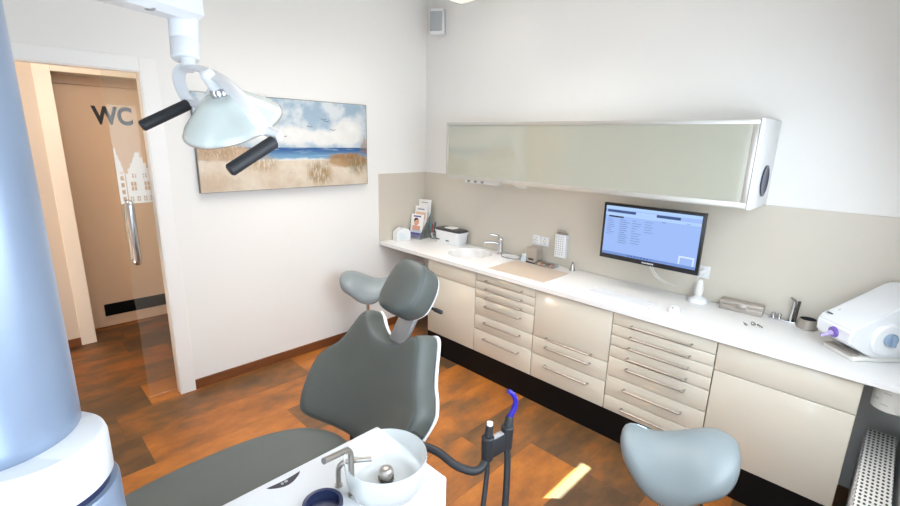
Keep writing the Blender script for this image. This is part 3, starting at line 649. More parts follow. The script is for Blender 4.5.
lathe(bm, [(0, 0), (0.030, 0), (0.033, 0.003), (0.0345, 0.048), (0.0335, 0.0495), (0.0345, 0.051), (0.0365, JL+0.02), (0, JL+0.02)], J1, tuple(ax), 40); obj('joint', bm, M_LAMP, la)
bm = B(); K = at(189, 66, 1.2); lathe(bm, [(0, -0.004), (0.012, -0.002), (0.017, 0.006), (0.018, 0.03), (0, 0.03)], K-ax*0.012, tuple(ax), 24); obj('swivel', bm, M_LAMP, la)
def ribbon(pts, w, th, up):
    bm = B(); P = spline(pts, 8); tube(bm, P, th, 12, sx=w/th, up=up); return bm
rim_c = at(233, 121, 1.2)
vw = (rim_c-CAM).normalized(); rv = (RT-vw*RT.dot(vw)).normalized(); uv_ = (UP-vw*UP.dot(vw)).normalized()
dax = (vw*0.36 + (rv*0.40 - uv_*0.91)*0.93).normalized()
yr = [at(187, 67, 1.2), at(204, 70, 1.16), at(223, 81, 1.11), at(243, 100, 1.075), at(259, 121, 1.07), at(268, 132, 1.08)]
obj('yoke', ribbon(yr, 0.019, 0.007, RT), M_LAMP, la, 60)
yl = [at(189, 66, 1.2), at(181, 70, 1.215), at(179, 79, 1.24), at(183, 92, 1.27), at(190, 103, 1.285)]
obj('yoke', ribbon(yl, 0.016, 0.006, RT), M_LAMP, la, 60)
bm = B(); cyl(bm, at(262, 129, 1.085), at(281, 137, 1.075), 0.0125, bev=0.003); obj('handle_mount', bm, M_LAMP, la)
for p, q in ((at(141, 126.5, 1.22), at(189, 104, 1.28)), (at(229, 171, 1.02), at(275, 141, 1.07))):
    bm = B(); cyl(bm, p, q, 0.0148, 0.0152, 28, bev=0.004)
    v = (q-p).normalized()
    for k in range(3): lathe(bm, [(0.0150, -0.0015), (0.0157, 0), (0.0150, 0.0015)], p+v*(0.02+0.04*k), tuple(v), 24)
    obj('handle', bm, M_RUBBER, la)
apex = rim_c - dax*0.072
bm = B(); lathe(bm, [(0.020, 0.0), (0.034, 0.001), (0.050, 0.006), (0.058, 0.012), (0.062, 0.016), (0.094, 0.040), (0.118, 0.060), (0.127, 0.073), (0.1265, 0.0765), (0.124, 0.075), (0.112, 0.061), (0.090, 0.044), (0.056, 0.020), (0.020, 0.008)], apex, tuple(dax), 72)
sh_ = obj('shade', bm, M_DISH, la, 60)
bm = B(); lathe(bm, [(0.1245, 0.0745), (0.128, 0.0725), (0.1295, 0.0755), (0.128, 0.0785), (0.1245, 0.078)], apex, tuple(dax), 72); obj('rim', bm, M_ALU, sh_)
bm = B(); lathe(bm, [(0.0, -0.018), (0.019, -0.018), (0.023, -0.012), (0.023, 0.002), (0.019, 0.008), (0.0, 0.008)], apex, tuple(dax), 32); obj('lamp_socket', bm, M_CHROME, la)
bm = B(); cyl(bm, apex-dax*0.014, apex-dax*0.062-RT*0.012, 0.0185, 0.0165, bev=0.004); obj('lamp_housing', bm, M_LAMP, la)
bm = B(); tube(bm, spline([apex-dax*0.03, at(228, 92, 1.14), yr[2]], 5), 0.008, 10); tube(bm, spline([apex-dax*0.03, at(203, 104, 1.24), yl[4]], 5), 0.009, 10); obj('pivot', bm, M_LAMP, la)

# ------------------------------------------------------------------ saddle stools
so_ = [(0.205, 0.0), (0.200, 0.05), (0.180, 0.100), (0.13, 0.145), (0.06, 0.180), (-0.02, 0.198), (-0.09, 0.205), (-0.16, 0.19), (-0.205, 0.14), (-0.225, 0.07), (-0.228, 0.0)]
sout = [(p.x, p.y) for p in spline([(a, b, 0) for a, b in so_+[(u, -v) for u, v in so_[-2:0:-1]]], 4, True)]
def sst(x, a, b): x = min(1, max(0, (x-a)/(b-a))); return x*x*(3-2*x)
def saddlez(u, v):
    return 0.645 + 0.070*sst(-u, -0.12, 0.14) + 0.022*sst(u, 0.06, 0.19) - (3.1-1.5*sst(-u, 0.0, 0.17))*v*v
def saddlemap(u, v, d): return Vector((u, v, saddlez(u, v)+d))
st = thing('saddle_stool', 'pale blue-grey saddle stool at the lower right, in front of the seven-drawer cabinet', 'stool', (0, 0, 0), group='saddle stools')
bm = B(); pad(bm, sout, (-0.03, 0), saddlemap, [(0, -0.055), (0.75, -0.055), (0.92, -0.05), (0.985, -0.034), (1.0, -0.015), (0.995, 0.002), (0.97, 0.018), (0.92, 0.028), (0.82, 0.034), (0.65, 0.037), (0.45, 0.038), (0.2, 0.038), (0, 0.038)]); obj('seat', bm, M_STOOL, st, 70, world=False)
bm = B(); lathe(bm, [(0, 0.545), (0.09, 0.545), (0.09, 0.57), (0, 0.57)], n=32); lathe(bm, [(0, 0.35), (0.014, 0.35), (0.014, 0.55), (0, 0.55)], n=24); lathe(bm, [(0, 0.08), (0.025, 0.08), (0.025, 0.37), (0.021, 0.375), (0, 0.375)], n=28); obj('column', bm, M_CHROME, st, world=False)
bm = B(); lathe(bm, [(0, 0.065), (0.04, 0.065), (0.045, 0.075), (0.045, 0.1), (0.03, 0.115), (0, 0.115)], n=28); obj('hub', bm, M_ALU, st, world=False)
for k in range(5):
    a = 2*PI*k/5+0.3; c, s = math.cos(a), math.sin(a)
    bm = B(); tube(bm, [(c*0.03, s*0.03, 0.09), (c*0.15, s*0.15, 0.085), (c*0.262, s*0.262, 0.068)], 0.014, 10, sx=1.3); lg = obj('leg', bm, M_ALU, st, world=False)
    bm = B(); cyl(bm, (c*0.262, s*0.262, 0.07), (c*0.262, s*0.262, 0.035), 0.008); Rz = Matrix.Translation((c*0.262, s*0.262, 0.025)) @ Matrix.Rotation(a, 4, 'Z')
    for sg in (-1, 1): join(bm, lathe(B(), [(0, -0.007), (0.02, -0.007), (0.025, -0.003), (0.025, 0.003), (0.02, 0.007), (0, 0.007)], (0, sg*0.012, 0), (0, 1, 0), 20), Rz)
    obj('castor', bm, M_RUBBER, lg, world=False)
bm = B(); tube(bm, spline([(-0.02, 0.02, 0.56), (-0.10, 0.13, 0.552), (-0.15, 0.215, 0.545)], 5), 0.005, 8); box(bm, -0.19, -0.13, 0.2, 0.245, 0.533, 0.552, 0.008, 3); obj('lever', bm, M_RUBBER, st, world=False)
st2 = copy_tree(st)
st.location = (-1.36, -3.04, 0.0); st.rotation_euler = (0, 0, math.radians(108))
st2['label'] = 'grey-green saddle stool standing by the back wall, behind the headrest of the dental chair'
st2.location = (-1.0, -0.37, 0.0); st2.rotation_euler = (0, 0, math.radians(-42))

# ------------------------------------------------------------------ monitor
MX, MY0, MY1, MZ0, MZ1 = -0.25, -2.724, -2.088, 1.108, 1.487
mo = thing('monitor', 'black flat monitor showing a pale blue window, mounted above the worktop', 'monitor', (-0.05, -2.40, 1.1))
bm = B(); box(bm, MX, MX+0.03, MY0, MY1, MZ0, MZ1, 0.004); box(bm, MX+0.03, MX+0.05, MY0+0.1, MY1-0.1, MZ0+0.05, MZ1-0.06, 0.008); hs = obj('housing', bm, mat('monitor_black', S(22, 22, 25), 0.3, vary=0.05), mo)
SY1, SY0, SZ0, SZ1 = MY1-0.018, MY0+0.018, MZ0+0.032, MZ1-0.018
bm = B(); box(bm, MX-0.001, MX+0.001, SY0, SY1, SZ0, SZ1); scn = obj('screen', bm, emit('screen_blue', S(148, 178, 236), 0.9), mo, 0)
def uimark(name, rects, m):
    bm = B()
    for u0, u1, v0, v1 in rects:   # u from left, v from top, 0..1
        box(bm, MX-0.0022, MX-0.001, SY1-(SY1-SY0)*u1, SY1-(SY1-SY0)*u0, SZ1-(SZ1-SZ0)*v1, SZ1-(SZ1-SZ0)*v0)
    return obj(name, bm, m, scn, 0)
UN = emit('ui_navy', S(44, 74, 128), 0.8)
for q in ((0.02, 0.34, 0.075, 0.125), (0.56, 0.80, 0.075, 0.125)): uimark('title_bar', [q], UN)
uimark('toolbar', [(0.0, 1.0, 0.0, 0.06), (0.34, 0.56, 0.075, 0.13), (0.0, 1.0, 0.135, 0.19)], emit('ui_pale', S(168, 200, 244), 0.9))
uimark('menu_mark', [(0.04, 0.21, 0.195, 0.225)], emit('ui_black', S(22, 30, 52), 0.8))
rl = random.Random(3); L_ = []
for i in range(9): L_.append((0.03, 0.03+0.10*rl.uniform(0.5, 1), 0.27+i*0.037, 0.278+i*0.037))
for i in range(12): L_.append((0.17, 0.17+0.11*rl.uniform(0.5, 1), 0.26+i*0.042, 0.270+i*0.042))
for i in range(10): L_.append((0.31, 0.31+0.12*rl.uniform(0.3, 1), 0.25+i*0.05, 0.258+i*0.05))
for i in range(5): L_.append((0.45, 0.45+0.09*rl.uniform(0.5, 1), 0.24+i*0.05, 0.248+i*0.05))
L_ += [(0.62, 0.66, 0.20, 0.212), (0.86, 0.90, 0.17, 0.18)]
UT = emit('ui_text', S(98, 122, 178), 0.8)
for lo, hi in ((0, 0.15), (0.15, 0.3), (0.3, 0.44), (0.44, 0.6), (0.6, 0.8), (0.8, 1)): uimark('text_column', [q for q in L_ if lo <= q[0] < hi], UT)
uimark('task_bar', [(0.0, 1.0, 0.945, 1.0)], emit('ui_task', S(112, 146, 214), 0.8))
uimark('task_icon', [(0.3+i*0.035, 0.322+i*0.035, 0.958, 0.985) for i in range(8)], emit('ui_icon', S(60, 84, 140), 0.8))
uimark('dialog', [(0.83, 0.98, 0.78, 0.81), (0.83, 0.845, 0.81, 0.94), (0.965, 0.98, 0.81, 0.94)], emit('ui_dialog', S(206, 222, 244), 0.9))
bm = B()
for i in range(7): box(bm, MX-0.0012, MX, -2.385-0.011*i-0.008, -2.385-0.011*i, MZ0+0.011, MZ0+0.020)
obj('logo', bm, mat('logo_silver', S(200, 200, 205), 0.4), hs, 0)
bm = B(); cyl(bm, (MX+0.05, -2.40, 1.30), (-0.03, -2.40, 1.30), 0.022, bev=0.003); box(bm, -0.034, -0.0085, -2.46, -2.34, 1.23, 1.37, 0.004); obj('wall_bracket', bm, M_DARKMETAL, mo)
bm = B(); tube(bm, spline([(-0.20, -2.43, 1.12), (-0.17, -2.445, 1.06), (-0.10, -2.47, 1.00), (-0.04, -2.52, 0.962), (-0.012, -2.555, 0.95)], 6), 0.0032, 8); tube(bm, spline([(-0.20, -2.41, 1.12), (-0.15, -2.44, 1.03), (-0.07, -2.50, 0.965), (-0.012, -2.53, 0.945)], 6), 0.0026, 8); obj('cable', bm, M_OFFW, mo)

# ------------------------------------------------------------------ things on the worktop, left to right
Z0 = 0.9
t = thing('card_box', 'small white house-shaped card box standing at the far left end of the worktop', 'card box', (-0.385, -0.09, Z0))
bm = B(); pr = [(-0.075, 0), (0.075, 0), (0.075, 0.085), (0.045, 0.118), (-0.012, 0.128), (-0.062, 0.098), (-0.075, 0.08)]
R = Matrix.Translation((-0.385, -0.085, Z0)) @ Matrix.Rotation(math.radians(-12), 4, 'Z')
tb = B(); prism(tb, pr, lambda a, b: (a, -0.045, b), lambda a, b: (a, 0.045, b)); bmesh.ops.bevel(tb, geom=tb.edges[:], offset=0.003, segments=2, affect='EDGES'); join(bm, tb, R); obj('body', bm, M_WHITE, t)
bm = B(); tb = B()
for i in range(5): box(tb, -0.05, 0.04-0.012*i, -0.0462, -0.045, 0.022+0.014*i, 0.026+0.014*i)
join(bm, tb, R); obj('print', bm, M_CLOUDBLUE, t, 0)
# leaflet rack and its three leaflets
RK = Matrix.Translation((-0.185, -0.105, Z0)) @ Matrix.Rotation(math.radians(-78), 4, 'Z')   # local -y faces the room
t = thing('leaflet_rack', 'clear stepped leaflet rack in the corner of the worktop', 'rack', (-0.195, -0.10, Z0))
bm = B(); tb = B()
for y, z0, z1 in ((-0.082, 0.0, 0.05), (-0.014, 0.0, 0.13), (0.046, 0.0, 0.20), (0.108, 0.0, 0.29)): box(tb, -0.082, 0.082, y, y+0.002, z0, z1)
box(tb, -0.082, 0.082, -0.082, 0.11, 0, 0.002)
for x in (-0.082, 0.080): prism(tb, [(-0.082, 0), (0.11, 0), (0.11, 0.26), (-0.082, 0.05)], lambda a, b, x=x: (x, a, b), lambda a, b, x=x: (x+0.002, a, b))
join(bm, tb, RK); obj('holder', bm, M_ACRYL, t, 0)
def leaflet(label, y, z, parts):
    t = thing('leaflet', label, 'leaflet', tuple(RK @ Vector((0, y, z))), group='leaflets in the rack')
    T = RK @ Matrix.Translation((0, y, z)) @ Matrix.Rotation(math.radians(-8), 4, 'X')
    tb = B(); box(tb, -0.074, 0.074, -0.003, 0.003, 0, 0.24); bm = B(); join(bm, tb, T); obj('sheet', bm, M_PAPER, t, 0)
    for nm, m, shapes in parts:
        tb = B()
        for sh in shapes:
            if sh[0] == 'b': box(tb, sh[1], sh[2], -0.0042, -0.003, sh[3], sh[4])
            else: lathe(tb, [(0, 0), (1, 0), (1, 0.0008), (0, 0.0008)], (sh[1], -0.003-sh[5], sh[2]), (0, -1, 0), 24, sx=sh[4], sy=sh[3])
        bm = B(); join(bm, tb, T); obj(nm, bm, m, t, 0)
leaflet('front leaflet with a portrait and a violet band, lowest step of the clear rack', -0.045, 0.004, [
    ('violet_band', M_VIOLET, [('b', -0.074, 0.074, 0.0, 0.055)]), ('heading', M_VIOLET, [('b', -0.045, 0.045, 0.212, 0.226)]), ('portrait_face', M_SKIN, [('e', -0.002, 0.155, 0.026, 0.034, 0.0018), ('b', -0.05, 0.045, 0.075, 0.125)]),
    ('portrait_hair', M_HAIR, [('e', -0.006, 0.174, 0.032, 0.028, 0.0014)]), ('portrait_shirt', M_CLOUDBLUE, [('b', -0.06, 0.06, 0.057, 0.082)])])
leaflet('middle leaflet with a peach picture, second step of the clear rack', 0.020, 0.078, [('picture', M_PEACH, [('b', -0.06, 0.06, 0.11, 0.18)]), ('heading', M_VIOLET, [('b', -0.04, 0.04, 0.205, 0.214)])])
leaflet('rear white leaflet, tallest step of the clear rack', 0.082, 0.14, [('heading', M_TAUPE, [('b', -0.04, 0.04, 0.205, 0.213)]), ('picture', M_CLOUDBLUE, [('b', -0.06, 0.06, 0.03, 0.11)])])
t = thing('pen_cup', 'small grey cup holding pens beside the leaflet rack', 'cup', (-0.105, -0.235, Z0)); PC = Vector((-0.105, -0.235, Z0))
bm = B(); lathe(bm, [(0, 0), (0.026, 0), (0.029, 0.075), (0.0265, 0.075), (0.024, 0.004), (0, 0.004)], PC, n=28); obj('body', bm, M_ACRYL, t)
for m, nm, a, h in ((M_TEAL, 'teal pen with its end up, leftmost in the pen cup', 2.3, 0.135), (M_RED, 'red pen leaning in the pen cup', 1.0, 0.118), (M_BLUE, 'blue pen, tallest in the pen cup', -0.6, 0.15), (M_INK, 'dark pen at the right of the pen cup', -1.5, 0.14)):
    v = Vector((math.cos(a)*0.012, math.sin(a)*0.012, 0.0)); p0 = PC+v*0.3+Vector((0, 0, 0.005)); d = Vector((v.x*1.3, v.y*1.3, 0.10)).normalized()
    t = thing('pen', nm, 'pen', tuple(p0), group='pens in the cup'); bm = B(); cyl(bm, p0, p0+d*h, 0.0042, n=10, bev=0.001); obj('barrel', bm, m, t)
    bm = B(); cyl(bm, p0+d*h, p0+d*(h+0.022), 0.005, 0.004, n=10, bev=0.001); obj('cap', bm, m, t)
# wipes box
t = thing('wipes_box', 'white tub with a dark grey lid, left of the sink', 'box', (-0.10, -0.495, Z0)); T = Matrix.Translation((-0.105, -0.495, Z0)) @ Matrix.Diagonal((1.0, 1.2, 1.12, 1))
def rrect(w, d, r, n=6):
    out = []
    for cx, cy, a0 in ((w/2-r, d/2-r, 0), (-w/2+r, d/2-r, PI/2), (-w/2+r, -d/2+r, PI), (w/2-r, -d/2+r, 1.5*PI)):
        for i in range(n+1): a = a0+PI/2*i/n; out.append((cx+r*math.cos(a), cy+r*math.sin(a)))
    return out
def flat(a, b, d): return Vector((a, b, d))
bm = B(); tb = B(); pad(tb, rrect(0.15, 0.27, 0.03), (0, 0), flat, [(0, 0), (0.90, 0), (0.92, 0.004), (0.99, 0.098), (1.05, 0.100), (1.05, 0.112), (0, 0.112)]); join(bm, tb, T); obj('tub', bm, M_WHITE, t)
bm = B(); tb = B(); pad(tb, rrect(0.15, 0.27, 0.03), (0, 0), flat, [(0, 0.112), (1.02, 0.112), (1.03, 0.120), (0.98, 0.127), (0.6, 0.132), (0, 0.133)]); join(bm, tb, T); ld = obj('lid', bm, mat('dark_grey_lid', S(58, 58, 58), 0.4), t)
bm = B(); tb = B(); pad(tb, rrect(0.09, 0.10, 0.015), (0, 0), flat, [(0, 0.131), (1, 0.131), (1, 0.137), (0.9, 0.139), (0, 0.139)]); join(bm, tb, T); obj('flap', bm, M_OFFW, ld)
for y0, y1 in ((0.075, 0.115), (-0.03, 0.0)):
    bm = B(); tb = B(); box(tb, -0.0765, -0.072, y0, y1, 0.028, 0.036); join(bm, tb, T); obj('print', bm, M_INK, t, 0)
# sink tap
t = thing('sink_tap', 'chrome mixer tap with a lever beside the round sink', 'tap', (-0.075, -1.075, Z0)); p = Vector((-0.075, -1.075, Z0))
bm = B(); lathe(bm, [(0, 0), (0.028, 0), (0.028, 0.006), (0.0225, 0.010), (0.0215, 0.115), (0.024, 0.125), (0.022, 0.142), (0.014, 0.150), (0, 0.151)], p, n=32); obj('body', bm, M_CHROME, t)
bm = B(); sp = Vector((-0.11, 0.085, 0)).normalized(); tube(bm, spline([p+Vector((0, 0, 0.085)), p+sp*0.06+Vector((0, 0, 0.104)), p+sp*0.145+Vector((0, 0, 0.106))], 6), 0.0125, 14); cyl(bm, p+sp*0.138+Vector((0, 0, 0.108)), p+sp*0.138+Vector((0, 0, 0.085)), 0.0105, bev=0.002); obj('spout', bm, M_CHROME, t)
bm = B(); tube(bm, spline([p+Vector((0, 0, 0.148)), p+sp*0.04+Vector((0, 0, 0.170)), p+sp*0.095+Vector((0, 0, 0.178))], 6), 0.007, 10, sx=1.5); obj('lever', bm, M_CHROME, t)
# soap dish
t = thing('soap_dish', 'flat white oval dish with a grey rim right of the sink tap', 'dish', (-0.10, -1.215, Z0))
bm = B(); lathe(bm, [(0, 0), (0.055, 0), (0.066, 0.010), (0.062, 0.011), (0.05, 0.005), (0, 0.005)], (-0.10, -1.215, Z0), n=40, sy=1.45); dsh = obj('bowl', bm, M_WHITE, t)
bm = B(); lathe(bm, [(0.063, 0.0085), (0.067, 0.0085), (0.067, 0.0115), (0.063, 0.0115)], (-0.10, -1.215, Z0), n=40, sy=1.45); obj('rim', bm, M_STEEL, dsh)
t = thing('small_box', 'tiny pale blue box in front of the steel dispenser', 'box', (-0.10, -1.36, Z0)); bm = B(); box(bm, -0.13, -0.08, -1.392, -1.345, Z0, Z0+0.055, 0.004); obj('body', bm, M_CLOUDBLUE, t); bm = B(); box(bm, -0.131, -0.079, -1.393, -1.344, Z0+0.055, Z0+0.062, 0.002); obj('lid', bm, M_WHITE, t)
# steel dispenser
t = thing('steel_dispenser', 'brushed steel bur dispenser with a rounded top, below the sockets', 'dispenser', (-0.09, -1.44, Z0))
bm = B(); P = [(-0.052, 0.012), (0.052, 0.012), (0.052, 0.10), (0.045, 0.125), (0.025, 0.138), (-0.052, 0.128)]
tb = B(); prism(tb, P, lambda a, b: (-0.135, a, b), lambda a, b: (-0.045, a, b)); bmesh.ops.bevel(tb, geom=tb.edges[:], offset=0.004, segments=2, affect='EDGES'); join(bm, tb, Matrix.Translation((0, -1.445, Z0)) @ Matrix.Rotation(PI, 4, 'Z') @ Matrix.Translation((0.18, 0, 0))); obj('housing', bm, M_TAUPE, t)
bm = B(); box(bm, -0.136, -0.045, -1.495, -1.395, Z0, Z0+0.012, 0.003); obj('foot', bm, M_INK, t)
bm = B(); box(bm, -0.138, -0.134, -1.47, -1.42, Z0+0.03, Z0+0.045, 0.001); obj('slot', bm, M_DARKMETAL, t)
# instrument tray with coloured burs
t = thing('bur_tray', 'low clear tray of coloured burs right of the steel dispenser', 'tray', (-0.11, -1.575, Z0))
bm = B(); box(bm, -0.155, -0.065, -1.66, -1.50, Z0, Z0+0.004, 0.001)
for a in ((-0.155, -0.152, -1.66, -1.50), (-0.068, -0.065, -1.66, -1.50), (-0.152, -0.068, -1.66, -1.657), (-0.152, -0.068, -1.503, -1.50)): box(bm, *a, Z0+0.004, Z0+0.03)
obj('tray', bm, M_ACRYL, t, 0)
for i, (m, nm) in enumerate(((M_YELLOW, 'yellow'), (M_RED, 'red'), (M_YELLOW, 'olive'), (M_INK, 'dark'), (M_RED, 'orange red'))):
    mm = m if nm not in ('olive', 'orange red') else mat(nm.replace(' ', '_')+'_cap', S(150, 140, 80) if nm == 'olive' else S(212, 96, 60), 0.4)
    y = -1.522-0.027*i; k = thing('bur_block', f'{nm} bur block, {["first", "second", "third", "fourth", "last"][i]} from the left in the clear tray', 'bur block', (-0.11, y, Z0+0.004), group='bur blocks in the tray')
    bm = B(); box(bm, -0.142, -0.082, y-0.010, y+0.010, Z0+0.004, Z0+0.020, 0.002); obj('block', bm, mm, k)
    bm = B()
    for q in range(4): cyl(bm, (-0.132+0.014*q, y, Z0+0.02), (-0.132+0.014*q, y, Z0+0.031), 0.0035, n=8, bev=0.001)
    obj('shanks', bm, M_STEEL, k)
# beige mat on the worktop
bm = B(); pm = [(-0.518, -1.31), (-0.145, -1.30), (-0.155, -1.815), (-0.505, -1.815)]; prism(bm, pm, lambda a, b: (a, b, Z0), lambda a, b: (a, b, Z0+0.0025)); tag(obj('worktop_mat', bm, M_MAT, smooth=0), 'beige rectangular mat lying on the white worktop right of the sink', 'mat')
# stopper
t = thing('metal_stand', 'small conical metal stand on the worktop left of the monitor', 'stand', (-0.06, -1.785, Z0))
bm = B(); lathe(bm, [(0, 0), (0.022, 0), (0.021, 0.006), (0.012, 0.048), (0.009, 0.056), (0, 0.058)], (-0.06, -1.785, Z0), n=28); obj('cone', bm, M_STEEL, t); bm = B(); lathe(bm, [(0, 0.056), (0.006, 0.057), (0.006, 0.066), (0, 0.068)], (-0.06, -1.785, Z0), n=16); obj('knob', bm, M_DARKMETAL, t)
# keyboard
t = thing('keyboard', 'flat white keyboard on the worktop below the monitor', 'keyboard', (-0.41, -2.33, Z0)); ang = math.radians(-3)
T = Matrix.Translation((-0.41, -2.335, Z0)) @ Matrix.Rotation(ang, 4, 'Z')
bm = B(); tb = B(); box(tb, -0.072, 0.072, -0.215, 0.215, 0.0, 0.010, 0.004); join(bm, tb, T); kb = obj('tray', bm, M_OFFW, t)
bm = B(); tb = B()
for r in range(6):
    for c in range(20):
        y = -0.205+c*0.0206
        if r == 0 and 5 < c < 12: continue
        box(tb, -0.064+r*0.0215, -0.064+r*0.0215+0.018, y, y+0.0175, 0.010, 0.0135)
box(tb, -0.064, -0.046, -0.205+6*0.0206, -0.205+12*0.0206-0.003, 0.010, 0.0135)
join(bm, tb, T); ks = obj('keys', bm, M_WHITE, kb, 0); ks['kind'] = 'stuff'
t = thing('mouse', 'white computer mouse on the worktop right of the keyboard', 'mouse', (-0.385, -2.665, Z0))
bm = B(); lathe(bm, [(0, 0), (0.9, 0), (1, 0.008), (0.93, 0.018), (0.7, 0.027), (0.35, 0.032), (0, 0.033)], (-0.385, -2.665, Z0), n=32, sx=0.052, sy=0.032); obj('shell', bm, M_WHITE, t); bm = B(); cyl(bm, (-0.415, -2.669, Z0+0.026), (-0.415, -2.661, Z0+0.026), 0.008, n=16); obj('scroll_wheel', bm, M_GREYP, t)
# charger with a white handpiece
t = thing('charger', 'white charging stand with an upright white handpiece, below the wall socket', 'charger', (-0.09, -2.705, Z0)); c0 = Vector((-0.09, -2.705, Z0))
bm = B(); lathe(bm, [(0, 0), (0.056, 0), (0.058, 0.012), (0.050, 0.026), (0.028, 0.034), (0.020, 0.045), (0, 0.046)], c0, n=36); obj('base', bm, M_WHITE, t)
bm = B(); lathe(bm, [(0, 0.04), (0.017, 0.045), (0.022, 0.08), (0.018, 0.12), (0.012, 0.145), (0, 0.15)], c0, n=28, sy=1.15); obj('handpiece', bm, M_OFFW, t)
bm = B(); tube(bm, spline([(-0.03, -2.690, 1.08), (-0.05, -2.675, 1.04), (-0.045, -2.665, 0.97), (-0.05, -2.67, 0.93), (-0.06, -2.69, 0.912)], 6), 0.005, 10); cyl(bm, (-0.012, -2.690, 1.083), (-0.045, -2.690, 1.083), 0.019, 0.015, bev=0.004); obj('power_cable', bm, M_WHITE, t)
# wrapped taupe pack
t = thing('metal_case', 'long low taupe metal case against the wall, right of the charger', 'case', (-0.07, -2.945, Z0)); T = Matrix.Translation((-0.068, -2.945, Z0)) @ Matrix.Rotation(math.radians(2), 4, 'Z')
bm = B(); tb = B(); box(tb, -0.034, 0.034, -0.112, 0.112, 0.0, 0.034, 0.004); join(bm, tb, T); obj('tray', bm, M_TAUPE, t); bm = B(); tb = B(); box(tb, -0.036, 0.036, -0.114, 0.114, 0.0345, 0.062, 0.006); join(bm, tb, T); obj('lid', bm, M_TAUPE, t)
bm = B(); tb = B(); box(tb, -0.037, -0.034, -0.03, 0.03, 0.02, 0.05, 0.001); join(bm, tb, T); obj('clasp', bm, M_STEEL, t)
# loose instruments
for i, (x, y, a, lab) in enumerate(((-0.30, -3.020, 0.5, 'small steel clamp lying on the worktop, nearest the left'), (-0.265, -3.052, -0.2, 'small steel clamp lying in the middle of the loose instruments'), (-0.275, -3.085, 0.9, 'small steel clamp lying nearest the tap on the worktop'))):
    t = thing('rubber_dam_clamp', lab, 'clamp', (x, y, Z0), group='loose steel clamps'); bm = B(); c, s_ = math.cos(a), math.sin(a)
    P = [(0.018*math.cos(q)*c-0.009*math.sin(q)*s_+x, 0.018*math.cos(q)*s_+0.009*math.sin(q)*c+y, Z0+0.004+0.010*max(0, math.sin(q))) for q in [k*PI/8 for k in range(17)]]
    tube(bm, P, 0.0018, 6); obj('bow', bm, M_DARKMETAL, t)
    bm = B(); box(bm, x-0.008, x+0.008, y-0.003, y+0.003, Z0, Z0+0.004, 0.001); obj('jaw', bm, M_STEEL, t)
# second tap group
t = thing('pillar_tap', 'slim chrome tap with two knobs on a narrow plate by the wall', 'tap', (-0.05, -3.15, Z0))
bm = B(); box(bm, -0.072, -0.030, -3.215, -3.085, Z0, Z0+0.008, 0.003); obj('plate', bm, M_CHROME, t)
for y in (-3.105, -3.135):
    bm = B(); lathe(bm, [(0, 0.008), (0.009, 0.008), (0.009, 0.02), (0.0105, 0.023), (0.0095, 0.036), (0, 0.038)], (-0.051, y, Z0), n=20); obj('knob', bm, M_CHROME, t)
bm = B(); tube(bm, spline([(-0.051, -3.19, Z0+0.006), (-0.052, -3.190, Z0+0.05), (-0.055, -3.193, Z0+0.10), (-0.062, -3.190, Z0+0.135), (-0.085, -3.178, Z0+0.150)], 6), 0.0105, 14, r1=0.0075); obj('spout', bm, M_CHROME, t)
bm = B(); tube(bm, spline([(-0.045, -3.207, Z0+0.006), (-0.045, -3.209, Z0+0.07), (-0.047, -3.213, Z0+0.13)], 6), 0.0075, 12); obj('rod', bm, M_DARKMETAL, t)
t = thing('steel_bowl', 'small brushed steel bowl with dark inside, right of the slim tap', 'bowl', (-0.085, -3.270, Z0))
bm = B(); lathe(bm, [(0, 0), (0.046, 0), (0.050, 0.004), (0.041, 0.052), (0.037, 0.053)], (-0.085, -3.270, Z0), n=40); obj('wall', bm, M_TAUPE, t); bm = B(); lathe(bm, [(0.0375, 0.0525), (0.040, 0.012), (0, 0.010)], (-0.085, -3.270, Z0), n=40); obj('lining', bm, M_INK, t)
# impression mixing machine
O = Vector((-0.32, -3.322, Z0)); f = Vector((-0.7071, 0.7071, 0)); sd = Vector((-0.7071, -0.7071, 0))
T = Matrix((( f.x, sd.x, 0, O.x), (f.y, sd.y, 0, O.y), (0, 0, 1, Z0), (0, 0, 0, 1)))      # local x = forward, y = towards the window side
t = thing('mixing_machine', 'white dental mixing machine with purple nozzle at the right end of the worktop', 'mixing machine', tuple(T @ Vector((-0.2, 0.12, 0))))
def part(name, tb, m, parent=t, smooth=40): bm = B(); join(bm, tb, T); return obj(name, bm, m, parent, smooth)
tb = B(); P = [(0.0, 0.082), (0.004, 0.150), (-0.02, 0.166), (-0.30, 0.338), (-0.36, 0.340), (-0.385, 0.31), (-0.385, 0.02), (-0.12, 0.02), (-0.06, 0.055)]
prism(tb, P, lambda a, b: (a, 0.0, b), lambda a, b: (a, 0.21, b)); bmesh.ops.bevel(tb, geom=tb.edges[:], offset=0.010, segments=3, affect='EDGES'); hsg = part('housing', tb, M_WHITE)
tb = B(); box(tb, -0.34, -0.035, 0.03, 0.205, 0.0, 0.022, 0.006, 3); part('foot', tb, M_OFFW)
tb = B(); box(tb, -0.075, -0.026, 0.04, 0.195, 0.0225, 0.032, 0.003); part('drip_tray', tb, M_TAUPE)
tb = B(); cyl(tb, (-0.012, 0.115, 0.116), (0.014, 0.115, 0.110), 0.027, 0.026, 32, bev=0.004); nz = part('nozzle', tb, M_PURPLE)
tb = B(); cyl(tb, (0.014, 0.115, 0.110), (0.030, 0.115, 0.104), 0.013, 0.010, 20); cyl(tb, (0.030, 0.115, 0.104), (0.062, 0.113, 0.092), 0.009, 0.0065, 16, bev=0.002); bm = B(); join(bm, tb, T); obj('nozzle_tip', bm, mat('pale_purple', S(176, 160, 206), 0.3), nz)
